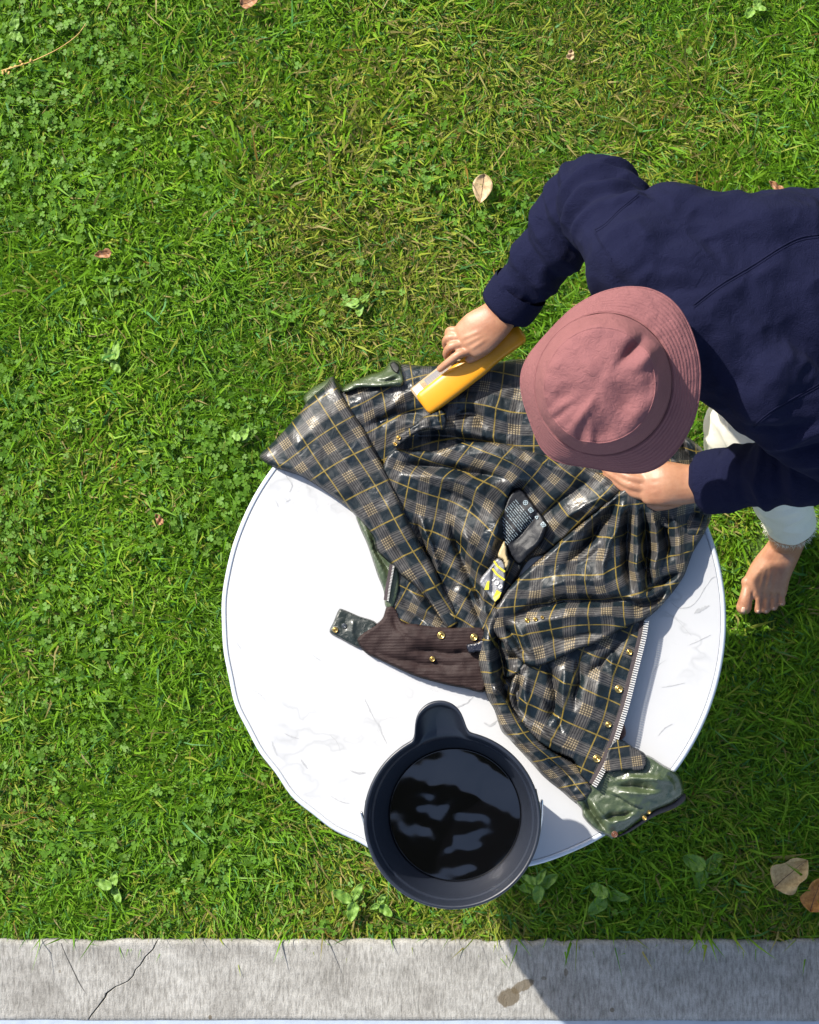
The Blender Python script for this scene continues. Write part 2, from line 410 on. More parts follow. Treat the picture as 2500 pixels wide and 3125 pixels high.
# ------------------------------------------------------------------ setting: lawn, concrete edging
ZT = 0.60                                        # table top height
KZ = 0.03
kl, kr = P(0, 2868, KZ), P(2500, 2868, KZ)
kslope = (kr[1]-kl[1])/(kr[0]-kl[0])
def kerb_y(x): return kl[1]+kslope*(np.asarray(x)-kl[0])
kb = P(1250, 3119, KZ); KW = kerb_y(kb[0])-kb[1]   # width of the concrete edging
g = 60.
lawn = mesh('lawn', [(-g, kerb_y(-g)-.01, 0), (g, kerb_y(g)-.01, 0), (g, g, 0), (-g, g, 0)], [(0, 1, 2, 3)], M['soil']); tag(lawn, kind='structure')
path = mesh('path', [(-g, -g, .0262), (g, -g, .0262), (g, kerb_y(g)-KW+.004, .0262), (-g, kerb_y(-g)-KW+.004, .0262)], [(0, 1, 2, 3)], M['path']); tag(path, kind='structure')
kb_root = empty('concrete_edging', (0, float(kerb_y(0)), 0)); tag(kb_root, kind='structure')
crack = [(481, 2868, 1.5), (467, 2898, 1.8), (444, 2920, 2.2), (428, 2946, 2.), (414, 2959, 1.8), (406, 2979, 2.2), (390, 2995, 2.4), (365, 3007, 3.), (353, 3011, 3.6), (325, 3032, 4.6), (321, 3044, 3.2), (300, 3072, 2.4), (280, 3097, 2.2), (266, 3119, 2.2)]
def slab(side):
    pts = [P(x+side*w*.62, y, KZ)[:2] for x, y, w in crack]
    pts[0][1] = kerb_y(pts[0][0]); pts[-1][1] = kerb_y(pts[-1][0])-KW
    X = side*9.
    rj = random.Random(3+side)
    bot_e = [(x, float(kerb_y(x))-KW+rj.uniform(-.0008, .0008)) for x in np.arange(pts[-1][0]+side*.05, side*1.6, side*.05)]
    top_e = [(x, float(kerb_y(x))+rj.uniform(-.0022, .0012)-(rj.random() < .12)*.004) for x in np.arange(pts[0][0]+side*.03, side*1.6, side*.03)][::-1]
    out = [tuple(p) for p in pts]+bot_e+[(X, float(kerb_y(X))-KW), (X, float(kerb_y(X)))]+top_e
    if side > 0: out = out[::1]
    bm = bmesh.new(); top = [bm.verts.new((x, y, KZ)) for x, y in out]; bot = [bm.verts.new((x, y, -.08)) for x, y in out]
    n = len(out)
    bm.faces.new(top); bm.faces.new(bot[::-1])
    lay = bm.edges.layers.float.new('bevel_weight_edge')
    for i in range(n): bm.faces.new((top[i], bot[i], bot[(i+1) % n], top[(i+1) % n]))
    bmesh.ops.recalc_face_normals(bm, faces=bm.faces)
    bm.edges.ensure_lookup_table()
    for e in bm.edges:
        if all(abs(v.co.z-KZ) < 1e-6 for v in e.verts):
            a, b = (top.index(v) for v in e.verts)
            e[lay] = .12 if (a < len(crack) and b < len(crack)) else 1.0
    me = bpy.data.meshes.new('slab'); bm.to_mesh(me); bm.free()
    o = link('slab', me, M['kerb'], kb_root, False)
    md = o.modifiers.new('bevel', 'BEVEL'); md.limit_method = 'WEIGHT'; md.width = .011; md.segments = 4
    return o
slab(-1); slab(1)

hl_ = catmull([(186, 2878), (200, 2912), (222, 2958), (236, 2988), (248, 3010), (260, 3028)], 5, False); hv_, hf_ = [], []
for i, (x, y) in enumerate(hl_):
    w = .5+1.1*math.sin(math.pi*i/(len(hl_)-1))+random.uniform(0, .4); hv_ += [P(x-w, y, KZ+.0006), P(x+w, y, KZ+.0006)]
hf_ = [(2*i, 2*i+1, 2*i+3, 2*i+2) for i in range(len(hl_)-1)]
mesh('hairline_crack', hv_, hf_, simple('crack_dirt', (.045, .045, .042), .9), kb_root, False)

# grass: blades, clover and dead thatch, one mass nobody could count
c4 = [P(x, y, 0) for x, y in ((0, 0), (2500, 0), (2500, 3125), (0, 3125))]
X0, X1 = min(c[0] for c in c4)-.12, max(c[0] for c in c4)+.14; Y1 = max(c[1] for c in c4)+.12; Y0 = float(kerb_y(0))-.01
def npz(xy, s, ox=0.):      # cheap smooth value noise on arrays
    x = xy[:, 0]*s+ox; y = xy[:, 1]*s+ox*1.7
    xi = np.floor(x).astype(int); yi = np.floor(y).astype(int); fx = x-xi; fy = y-yi
    fx = fx*fx*(3-2*fx); fy = fy*fy*(3-2*fy)
    def h(a, b): 
        v = np.sin(a*127.1+b*311.7)*43758.5453; return v-np.floor(v)
    return (h(xi, yi)*(1-fx)+h(xi+1, yi)*fx)*(1-fy)+(h(xi, yi+1)*(1-fx)+h(xi+1, yi+1)*fx)*fy
FT = P(2335, 1765, 0)
DRYSPOTS = [(*P(x, y, 0)[:2], r, w) for x, y, r, w in ((1250, 900, .22, .38), (880, 690, .10, .3), (1600, 250, .3, .25), (1050, 2800, .12, .55), (1450, 2830, .12, .5), (600, 2820, .1, .4), (2050, 420, .2, .25), (2350, 2760, .15, .3), (200, 1450, .12, .2))]
def blades(n, box, lmul=1., wmul=1.):
    xy = np.c_[rng.uniform(box[0], box[1], n), rng.uniform(box[2], box[3], n)]
    ky = kerb_y(xy[:, 0]); xy = xy[xy[:, 1] > ky+.004]; n = len(xy)
    tuft = npz(xy, 9, 3.); patch = npz(xy, 3.2, 11.); dry = npz(xy, 2.6, 27.)*.5+npz(xy, 8, 5.)*.3
    for dx_, dy_, dr_, dw_ in DRYSPOTS: dry = dry+dw_*np.exp(-((xy[:, 0]-dx_)**2+(xy[:, 1]-dy_)**2)/dr_**2)
    shade_side = np.clip((xy[:, 0]-.25)/.3, 0, 1)*np.clip((.1-xy[:, 1])/.3, 0, 1)
    near = np.exp(-(xy[:, 1]-kerb_y(xy[:, 0]))/.06)
    L = (.016+.03*rng.random(n)**1.6)*(.75+.75*tuft)*lmul; L += near*.014*rng.random(n)+shade_side*.02*rng.random(n)
    lng = rng.random(n) < .05; L[lng] *= 1.9
    W = (.0009+.0013*rng.random(n)**1.5)*wmul*(.85+.5*patch); W[lng] *= 1.25
    phi0 = npz(xy, 5, 40.)*4*math.pi
    phi = np.where(rng.random(n) < .45, phi0+rng.normal(0, .7, n), rng.uniform(0, 2*math.pi, n))
    ov = (near > .45) & (rng.random(n) < .22); phi[ov] = -math.pi/2+rng.normal(0, .5, ov.sum()); L[ov] += .02*rng.random(ov.sum())
    lean = np.clip(rng.normal(.95, .32, n), .25, 1.45)          # lean of the lower half, then droop
    droop = lean+rng.uniform(.1, .7, n)
    dx, dy = np.cos(phi), np.sin(phi); sx, sy = -dy, dx
    roll = rng.uniform(-.6, .6, n)
    fo_ = ((xy[:, 0]-FT[0])/.062)**2+((xy[:, 1]-FT[1])/.12)**2 < 1; L[fo_] *= .35      # trodden under the bare foot
    base = np.c_[xy, np.full(n, -.002)]
    mid = base+np.c_[dx*np.sin(lean)*L*.5, dy*np.sin(lean)*L*.5, np.cos(lean)*L*.5]
    k = rng.normal(0, .25, n); dx2, dy2 = np.cos(phi+k), np.sin(phi+k)
    tip = mid+np.c_[dx2*np.sin(droop)*L*.5, dy2*np.sin(droop)*L*.5, np.maximum(np.cos(droop)*L*.5, -.004)]
    tip[:, 2] = np.maximum(tip[:, 2], .001)
    sd = np.c_[sx*np.cos(roll), sy*np.cos(roll), np.sin(roll)]*W[:, None]
    v = np.stack([base-sd*.8, base+sd*.8, mid-sd, mid+sd, tip], 1).reshape(-1, 3)
    i = np.arange(n)[:, None]*5
    loops = (i+np.array([[0, 1, 3, 2, 2, 3, 4]])).ravel(); sizes = np.tile([4, 3], n)
    # colours
    a = np.array([.1, .235, .007]); b_ = np.array([.2, .35, .018]); cdk = np.array([.042, .15, .007]); yl = np.array([.34, .31, .05]); blu = np.array([.05, .17, .05]); tan = np.array([.3, .22, .09]); rst = np.array([.24, .1, .03])
    r = rng.random(n)[:, None]
    col = a*(1-r)+b_*r
    col = col*(1-.55*(1-patch)[:, None])+cdk*(.55*(1-patch)[:, None])
    q = rng.random(n)
    yk = np.clip((dry-.42)*2.6, 0, 1)
    s_ = q < .4*yk+.05; col[s_] = col[s_]*.35+yl*.65
    s_ = (q > .93); col[s_] = blu*(.7+.6*rng.random((s_.sum(), 1)))
    s_ = (q > .635-.2*yk) & (q < .66); col[s_] = tan*(.5+.7*rng.random((s_.sum(), 1)))
    s_ = (q > .66) & (q < .662+.016*yk); col[s_] = rst*(.6+.6*rng.random((s_.sum(), 1)))
    col *= (.75+.5*rng.random((n, 1)))
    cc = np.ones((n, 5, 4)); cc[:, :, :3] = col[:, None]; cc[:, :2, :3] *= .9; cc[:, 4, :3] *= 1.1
    return v, loops, sizes, cc.reshape(-1, 4)
def clover(n, box):
    xy = np.c_[rng.uniform(box[0], box[1], n*3), rng.uniform(box[2], box[3], n*3)]
    w = npz(xy, 4.2, 61.)*.65+npz(xy, 11, 9.)*.35
    lx = np.clip((-.1-xy[:, 0])/.9+.35, 0.3, 1)              # clover is thickest on the left
    keep = (rng.random(len(xy)) < np.clip((w-.5)*3.2, 0.02, .8)*lx) & (xy[:, 1] > kerb_y(xy[:, 0])+.012)
    xy = xy[keep][:n]; n = len(xy)
    r = .0042+.0042*rng.random(n); h = .012+.018*rng.random(n); ph = rng.uniform(0, 6.28, n)
    tilt = rng.normal(0, .25, (n, 2)); V_ = []; 
    shp = np.array([(0, 0), (.45, -.42), (.95, -.5), (1.12, -.16), (1.02, 0), (1.12, .16), (.95, .5), (.45, .42)])
    lift = np.array([0, .1, .12, .02, -.02, .02, .12, .1])*.6
    for k in range(3):
        a = ph+k*2.094+rng.normal(0, .12, n)
        x = shp[None, :, 0]*r[:, None]; y = shp[None, :, 1]*r[:, None]*1.25
        X = x*np.cos(a)[:, None]-y*np.sin(a)[:, None]; Y = x*np.sin(a)[:, None]+y*np.cos(a)[:, None]
        Z = h[:, None]+lift[None]*r[:, None]+X*tilt[:, :1]+Y*tilt[:, 1:]
        V_.append(np.stack([X+xy[:, :1], Y+xy[:, 1:], Z], -1))
    v = np.stack(V_, 1).reshape(-1, 3); i = np.arange(n*3)[:, None]*8
    loops = (i+np.array([[0, 1, 2, 3, 4, 0, 4, 5, 6, 7]])).ravel(); sizes = np.tile([5, 5], n*3)
    c = np.array([.1, .25, .02])*(1-rng.random((n, 1))*.45)+np.array([.06, .07, .02])*rng.random((n, 1))
    cc = np.ones((n, 24, 4)); cc[:, :, :3] = c[:, None]
    return v, loops, sizes, cc.reshape(-1, 4)
area = (X1-X0)*(Y1-Y0)
sets = [blades(int(area*54000), (X0, X1, Y0, Y1)), clover(int(area*1900), (X0, X1, Y0, Y1))]
for bx_ in ((X0-1.1, X0, Y0, Y1+.9), (X1, X1+1.1, Y0, Y1+.9), (X0, X1, Y1, Y1+.9)):
    sets.append(blades(int((bx_[1]-bx_[0])*(bx_[3]-bx_[2])*13000), bx_, 1.15, 1.7))
off = 0; LV, LL, LS, LC = [], [], [], []
for v, l, s, c in sets: LV.append(v); LL.append(l+off); LS.append(s); LC.append(c); off += len(v)
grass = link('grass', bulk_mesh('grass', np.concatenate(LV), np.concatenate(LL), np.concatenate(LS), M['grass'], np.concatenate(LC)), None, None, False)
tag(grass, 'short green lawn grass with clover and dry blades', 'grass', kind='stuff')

# unseen board added for dark reflections: only the water in the bucket mirrors it
ev = bmesh.new()
bmesh.ops.create_cube(ev, size=1, matrix=Matrix.Translation((-.35, -.70, 5.6)) @ Matrix.Diagonal((3.2, .36, .12, 1)))
bmesh.ops.bevel(ev, geom=ev.edges[:], offset=.01, segments=2, affect='EDGES')
eme = bpy.data.meshes.new('reflection_board'); ev.to_mesh(eme); ev.free()
eo = link('reflection_board', eme, M['added_board'], None, False); tag(eo, 'unseen dark board added for the bucket water to mirror', 'added_board')

# ------------------------------------------------------------------ table
tc = P(1441, 1886, ZT); TR = 773/F*np.linalg.norm(tc-np.array([0, 0, HC]))*.995
table = empty('round_table', (tc[0], tc[1], 0)); tag(table, 'round white marble-topped table standing on the lawn', 'table')
def lathe(name, prof, mt, parent, c, n=96, smooth=True, rad=None, closed=True):
    vs_, fs = [], []
    for r, z in prof:
        for k in range(n):
            a = 2*math.pi*k/n; q = rad(r, z, a) if rad else r
            vs_.append((c[0]+q*math.cos(a), c[1]+q*math.sin(a), z))
    for j in range(len(prof)-1):
        for k in range(n): fs.append((j*n+k, j*n+(k+1) % n, (j+1)*n+(k+1) % n, (j+1)*n+k))
    if closed: fs.append(tuple(range((len(prof)-1)*n, len(prof)*n))); fs.append(tuple(range(n))[::-1])
    return mesh(name, vs_, fs, mt, parent, smooth)
def tedge(r, z, a):
    q = (a-R(228)+math.pi) % (2*math.pi)-math.pi
    return r+math.exp(-(q/.75)**2)*(.0022*math.sin(13*a)+.0016*math.sin(29*a+1))
lathe('table_top', [(TR-.02, ZT-.022), (TR-.0092, ZT-.022), (TR-.0092, ZT-.0015), (TR-.0105, ZT)], M['marble'], table, tc, 220, False, tedge)
lathe('edge_band', [(TR-.009, ZT-.026), (TR-.003, ZT-.027), (TR, ZT-.024), (TR+.0005, ZT-.006), (TR-.0008, ZT-.001), (TR-.003, ZT+.0012), (TR-.0065, ZT+.0014), (TR-.0089, ZT+.0003), (TR-.0089, ZT-.026)], M['edge'], table, tc, 220, True, tedge, closed=False)
VEINS = [[(1113, 2133, 2), (1128, 2165, 5), (1141, 2192, 3), (1157, 2215, 7), (1168, 2245, 4), (1182, 2270, 2)], [(1068, 2350, 3), (1092, 2360, 9), (1116, 2358, 3)], [(918, 2316, 2), (926, 2330, 8), (938, 2346, 2)], [(829, 2262, 2), (836, 2282, 7), (846, 2306, 2)], [(868, 2238, 2), (890, 2248, 6), (914, 2254, 2)], [(956, 2000, 1), (972, 2012, 3), (980, 2016, 1)], [(868, 1440, 1), (880, 1462, 4), (892, 1480, 5), (884, 1502, 2)], [(842, 1526, 1), (846, 1540, 4), (850, 1548, 1)], [(873, 1532, 1), (880, 1528, 4), (890, 1524, 1)],
  [(1448, 2122, 1), (1424, 2146, 5), (1396, 2158, 7), (1380, 2172, 2)], [(1520, 2196, 2), (1498, 2214, 10), (1478, 2206, 4)], [(1075, 1960, 1), (1080, 1968, 4), (1086, 1974, 1)], [(2050, 1840, 2), (2076, 1856, 3), (2120, 1842, 2), (2170, 1768, 2), (2196, 1762, 1)], [(2118, 1872, 2), (2136, 1862, 14), (2164, 1848, 5)], [(2030, 1866, 1), (2070, 1896, 2), (2110, 1940, 1)], [(2100, 1970, 1), (2136, 1954, 3), (2170, 1938, 1)], [(2020, 2098, 1), (2056, 2092, 3), (2090, 2084, 1)], [(2010, 2244, 2), (2030, 2222, 3), (2052, 2210, 2)], [(1010, 2430, 1), (1040, 2446, 3), (1066, 2452, 1)], [(722, 1960, 1), (730, 1972, 3), (736, 1980, 1)], [(1990, 2060, 1), (2010, 2030, 2), (2040, 2010, 1)], [(1300, 2290, 1), (1285, 2320, 3), (1262, 2340, 1)], [(760, 2100, 1), (790, 2116, 2), (812, 2140, 1)], [(1006, 2240, 1), (1030, 2268, 2), (1040, 2300, 1)]]
vvs, vfs = [], []
for vn in VEINS:
    ln = catmull([(x, y, w) for x, y, w in vn], 7, False); o_ = len(vvs)
    for i, (x, y, w) in enumerate(ln):
        j, k = max(i-1, 0), min(i+1, len(ln)-1); tx, ty = ln[k, 0]-ln[j, 0], ln[k, 1]-ln[j, 1]; q = math.hypot(tx, ty)+1e-6; w = max(w, .5)*(.55+.5*random.random()); jx = random.uniform(-1.2, 1.2)
        vvs += [P(x-ty/q*w/2+jx, y+tx/q*w/2, ZT+.0004), P(x+ty/q*w/2+jx, y-tx/q*w/2+random.uniform(-1, 1), ZT+.0004)]
    vfs += [(o_+2*i, o_+2*i+1, o_+2*i+3, o_+2*i+2) for i in range(len(ln)-1)]
vo = mesh('marble_veins', vvs, vfs, simple('grey_vein', (.33, .335, .34), .35, 0, .35, 90), table, False); vo['kind'] = 'stuff'
lathe('pedestal', [(.03, .03), (.024, .08), (.024, ZT-.05), (.09, ZT-.028), (.09, ZT-.023)], M['iron'], table, tc, 32)
for k in range(4):
    a = R(45+90*k); vs_ = []; 
    for t in np.linspace(0, 1, 8):
        r = .02+.28*t; z = .05-.035*t; w = .022-.008*t; h = .016
        cx, cy = tc[0]+r*math.cos(a), tc[1]+r*math.sin(a)
        for s, zz in ((-1, z-h), (1, z-h), (1, z+h*.6), (-1, z+h*.6)): vs_.append((cx-s*w*math.sin(a), cy+s*w*math.cos(a), max(zz, -.003)))
    fs = [(j*4+i, j*4+(i+1) % 4, j*4+4+(i+1) % 4, j*4+4+i) for j in range(7) for i in range(4)]+[(3, 2, 1, 0), (28, 29, 30, 31)]
    mesh('foot', vs_, fs, M['iron'], table, False)

# ------------------------------------------------------------------ bucket and water
BH = .262; bc = P(1380, 2502, ZT+BH); BR = 269/F*(HC-ZT-BH)*1.004
bucket = empty('bucket', (bc[0], bc[1], ZT)); tag(bucket, 'black plastic bucket with pouring spout on the table edge', 'bucket')
sa = math.atan2(368, -48)
_dl = np.linspace(-math.pi, math.pi, 1441); _D, _rs = BR*286/269, BR*78/269
_q = np.where((np.abs(np.sin(_dl)) < _rs/_D) & (np.abs(_dl) < 1), _D*np.cos(_dl)+np.sqrt(np.maximum(_rs**2-(_D*np.sin(_dl))**2, 0)), BR)
_q = np.maximum(_q, BR)-BR; _k = np.exp(-(np.arange(-60, 61)*.00436/.052)**2); _SP = np.convolve(_q, _k/_k.sum(), 'same')
def spout(r, z, a):
    t = np.clip((z-(ZT+BH-.045))/.045, 0, 1); t = t*t*(3-2*t)
    dlt = (a-sa+math.pi) % (2*math.pi)-math.pi
    return r+float(np.interp(dlt, _dl, _SP))*t*min(1, r/BR*1.02)
zb = ZT+.003
k_ = BR
prof = [(.09, zb), (.098, zb), (.101, zb+.004), (k_*.78, zb+.1), (k_*.865, zb+BH-.065), (k_*.93, zb+BH-.06), (k_*.945, zb+BH-.022), (k_*.985, zb+BH-.018), (k_*1.0, zb+BH-.010), (k_*.998, zb+BH-.004), (k_*.988, zb+BH), (k_*.972, zb+BH+.0006), (k_*.957, zb+BH-.001), (k_*.948, zb+BH-.006), (k_*.944, zb+BH-.009), (k_*.927, zb+BH-.030), (k_*.922, zb+BH-.0325), (k_*.905, zb+BH-.0345), (k_*.896, zb+BH-.036), (k_*.889, zb+BH-.040), (k_*.885, zb+BH-.048), (k_*.79, zb+BH-.115), (k_*.775, zb+BH-.122), (k_*.765, zb+BH-.14), (.094, zb+.004), (.06, zb+.004)]
lathe('body', prof, M['bucket'], bucket, bc, 288, True, spout)
for sgn, ang in ((-1, R(176)), (1, R(12))):
    cx, cy = bc[0]+k_*.965*math.cos(ang), bc[1]+k_*.965*math.sin(ang)
    bm = bmesh.new()
    bmesh.ops.create_cube(bm, size=1, matrix=Matrix.Translation((cx, cy, zb+BH-.022)) @ Matrix.Rotation(ang, 4, 'Z') @ Matrix.Diagonal((.010, .05, .02, 1)))
    bmesh.ops.bevel(bm, geom=bm.edges[:], offset=.004, segments=3, affect='EDGES')
    me = bpy.data.meshes.new('handle_ear'); bm.to_mesh(me); bm.free(); link('handle_ear', me, M['bucket'], bucket)
def tube(name, pts, r, mt, parent, n=8, cap=True, smooth=True):
    pts = [Vector(p) for p in pts]; vs_, fs = [], []; up = Vector((0, 0, 1))
    rr = r if hasattr(r, '__len__') else [r]*len(pts)
    for i, p in enumerate(pts):
        t = (pts[min(i+1, len(pts)-1)]-pts[max(i-1, 0)]).normalized()
        s = t.cross(up); s = s.normalized() if s.length > 1e-4 else Vector((1, 0, 0)); u = s.cross(t)
        for k in range(n):
            a = 2*math.pi*k/n; vs_.append(p+(s*math.cos(a)+u*math.sin(a))*rr[i])
    for j in range(len(pts)-1):
        for k in range(n): fs.append((j*n+k, j*n+(k+1) % n, (j+1)*n+(k+1) % n, (j+1)*n+k))
    if cap: fs += [tuple(range(n))[::-1], tuple(range((len(pts)-1)*n, len(pts)*n))]
    return mesh(name, vs_, fs, mt, parent, smooth)
a0, a1 = R(176), R(372-360+360)
hp = []
for t in np.linspace(0, 1, 40):
    a = R(176)+(R(372)-R(176))*t; s = math.sin(math.pi*t)
    r = k_*(1.03-.115*s); hp.append((bc[0]+r*math.cos(a), bc[1]+r*math.sin(a), zb+BH-.018-.15*s**.7))
tube('wire_handle', hp, .0021, M['wire'], bucket, 8)
# water: a sloshing surface
WZ = zb+BH-.128; wr = k_*.768
vs_, fs = [], []; nr, na = 44, 120
wv = [(bc[0], bc[1])]+[(bc[0]+wr*(j/nr)*math.cos(2*math.pi*k/na), bc[1]+wr*(j/nr)*math.sin(2*math.pi*k/na)) for j in range(1, nr+1) for k in range(na)]
wv = np.array(wv)
w3 = np.c_[wv, np.zeros(len(wv))]
rr_ = np.hypot(wv[:, 0]-bc[0], wv[:, 1]-bc[1])/wr
hz_ = (.0036*nz(w3, 7, (3, 6, 0))+.0009*nz(w3, 15, (9, 4, 0))+.00012*nz(w3, 48, (9, 4, 0)))*(1-.6*rr_**4)
wv3 = np.c_[wv, WZ+hz_]
fs = [(0, 1+k, 1+(k+1) % na) for k in range(na)]+[(1+(j-1)*na+k, 1+j*na+k, 1+j*na+(k+1) % na, 1+(j-1)*na+(k+1) % na) for j in range(1, nr) for k in range(na)]
vb = len(wv3); wv3 = np.vstack([wv3, [(bc[0]+wr*.985*math.cos(2*math.pi*k/na), bc[1]+wr*.985*math.sin(2*math.pi*k/na), WZ-.02) for k in range(na)]])
fs += [(1+(nr-1)*na+k, vb+k, vb+(k+1) % na, 1+(nr-1)*na+(k+1) % na) for k in range(na)]+[tuple(range(vb, vb+na))[::-1]]
wo = mesh('water', wv3, fs, M['water']); tag(wo, 'dark rippling water inside the black bucket', 'water')

# ------------------------------------------------------------------ waxed jacket, lying inside out
jacket = empty('waxed_jacket', (tc[0]+.1, tc[1]+.1, ZT)); tag(jacket, 'waxed jacket with tartan lining turned inside out across the table', 'jacket')
def idw(q, pts):
    p = np.array([a[:2] for a in pts], float); v = np.array([a[2] for a in pts], float)
    w = 1/(((q[:, None]-p[None])**2).sum(-1)/1e4+.02)**1.5
    return (w*v).sum(1)/w.sum(1)
PANELS = {}
def panel(name, poly, lo, hi, Rr, folds=(), lat=None, mt='plaid', sp=5., amp=.0025, nscale=26, uvk=4., parent=None, sag=.55, thick=.0015, label=None, seed=0., n=5, smooth_poly=True):
    pl = catmull(poly, n) if smooth_poly else np.asarray(poly, float)
    x0, y0 = pl.min(0)-sp; x1, y1 = pl.max(0)+sp
    xs = np.arange(x0, x1+sp, sp); ys = np.arange(y0, y1+sp, sp)
    gx, gy = np.meshgrid(xs, ys); q = np.c_[gx.ravel(), gy.ravel()]; nx = len(xs)
    cx, cy = np.meshgrid(xs[:-1]+sp/2, ys[:-1]+sp/2); ok = inside(np.c_[cx.ravel(), cy.ravel()], pl).reshape(cx.shape)
    quads = [(j*nx+i, j*nx+i+1, (j+1)*nx+i+1, (j+1)*nx+i) for j, i in zip(*np.where(ok))]
    used = np.unique(np.array(quads)); mp = -np.ones(len(q), int); mp[used] = np.arange(len(used))
    q = q[used]; quads = mp[np.array(quads)]
    ecount = {}
    for f in quads:
        for a, b in zip(f, np.roll(f, -1)):
            k = (min(a, b), max(a, b)); ecount[k] = ecount.get(k, 0)+1
    bset = {v for k, c in ecount.items() if c == 1 for v in k}
    bidx = np.array(sorted(bset | set(np.where(~inside(q, pl))[0])))
    dd, near = seg_dist(q, pl, True)
    q[bidx] = near[bidx]; dd, _ = seg_dist(q, pl, True)
    t = np.clip(dd/(Rr*.62), 0, 1); e = np.sqrt(np.clip(1-(1-t)**2, 0, 1))
    H = idw(q, hi) if isinstance(hi, (list, tuple)) else np.full(len(q), hi)
    fz = np.zeros(len(q))
    wob = np.c_[nz(np.c_[q, np.zeros(len(q))], .02, (seed, 3, 0)), nz(np.c_[q, np.zeros(len(q))], .02, (7, seed, 5))]*7
    qw = q+wob
    for fo in folds:
        line, am, w = fo[:3]
        if am < 0: am *= 1.35
        ln = catmull(line, 5, False) if len(line) > 2 else np.array(line, float)
        d2, nr_ = seg_dist(qw, ln)
        # taper to the ends of the fold
        tot = np.hypot(*(ln[-1]-ln[0])); ta = np.hypot(*(nr_-ln[0]).T); tb = np.hypot(*(nr_-ln[-1]).T)
        tp = np.clip(np.minimum(ta, tb)/(tot*.22+1), 0, 1)*.75+.25
        fz += am*1.08*np.exp(-(d2/w)**1.2)*tp
    q3 = np.c_[q, np.zeros(len(q))]
    nn = amp*.45*(nz(q3, 1/nscale, (seed, 0, 0))+.5*nz(q3, 2.2/nscale, (0, seed+9, 0)))
    H = lo+(H-lo)*.8
    z = lo+(H-lo)*e+(fz+nn)*np.clip(e*1.15, .12, 1)
    z = np.maximum(z, lo*.6+.0015)
    w = P(q[:, 0], q[:, 1], ZT+z)
    over = np.maximum(np.hypot(w[:, 0]-tc[0], w[:, 1]-tc[1])-(TR-.012), 0)
    z -= over*sag+over**2*6*sag
    w = P(q[:, 0], q[:, 1], ZT+z)
    me = bpy.data.meshes.new(name); me.from_pydata(w.tolist(), [], [tuple(int(i) for i in f[::-1]) for f in quads]); me.update()
    f = tps(*lat) if lat is not None else (lambda a: a/100)
    uv = f(q)+np.c_[fz, -fz]*uvk
    ul = me.uv_layers.new(name='UVMap'); li = np.zeros(len(me.loops), int); me.loops.foreach_get('vertex_index', li)
    ul.data.foreach_set('uv', uv[li].astype(np.float32).ravel())
    o = link(name, me, M[mt], parent or jacket)
    if thick:
        md = o.modifiers.new('thickness', 'SOLIDIFY'); md.thickness = thick; md.offset = -1
    if label: o['label'] = label
    PANELS[name if name not in PANELS else name+str(len(PANELS))] = (tps(q[::max(1, len(q)//350)], z[::max(1, len(q)//350), None], 1e-2), q, z)
    return o
def zat(pn, x, y):
    _, q, z = PANELS[pn]
    k = np.argsort((q[:, 0]-x)**2+(q[:, 1]-y)**2)[:4]
    return ZT+z[k].max()

# back lining under the hat and the hand
latA = ([(1127, 1269), (1223, 1215), (1105, 1182), (1203, 1128), (1479, 1178), (1457, 1285), (1390, 1160), (1585, 1205), (1570, 1310), (1800, 1300), (2110, 1560), (2075, 1640), (2030, 1530), (2090, 1420)],
        [(0, 1), (1, 1), (0, 0), (1, 0), (4, 1), (4, 2), (3, .8), (5, 1), (5, 2), (7, 2), (10, 4.5), (10, 5.5), (9, 4.3), (10, 3)])
panel('back_lining', [(1030, 1215), (1052, 1185), (1110, 1172), (1175, 1150), (1215, 1113), (1313, 1117), (1420, 1104), (1500, 1107), (1590, 1096), (1720, 1103), (1850, 1155), (1965, 1238), (2078, 1318), (2150, 1380), (2182, 1480), (2173, 1562), (2156, 1613), (2100, 1640), (1900, 1560), (1700, 1460), (1500, 1420), (1300, 1440), (1180, 1430), (1090, 1320)], .006,
      [(1100, 1250, .03), (1300, 1180, .03), (1500, 1200, .036), (1300, 1380, .02), (1700, 1250, .05), (2000, 1400, .05), (2120, 1500, .04), (1500, 1390, .022)], 16,
      [([(1240, 1290), (1330, 1300), (1430, 1320), (1540, 1345)], .014, 22), ([(1270, 1330), (1380, 1335), (1520, 1362)], -.012, 14), ([(1390, 1270), (1440, 1262), (1480, 1300)], -.009, 14),
       ([(1120, 1300), (1200, 1270), (1290, 1260)], -.01, 14), ([(1180, 1250), (1240, 1200), (1290, 1180)], .008, 18), ([(1420, 1220), (1500, 1240), (1590, 1290)], .009, 24), ([(2070, 1350), (2100, 1380), (2130, 1440)], -.012, 12), ([(2090, 1330), (2130, 1390), (2160, 1450)], .01, 9), ([(2040, 1380), (2080, 1430)], .012, 10)],
      latA, amp=.004, seed=1.)
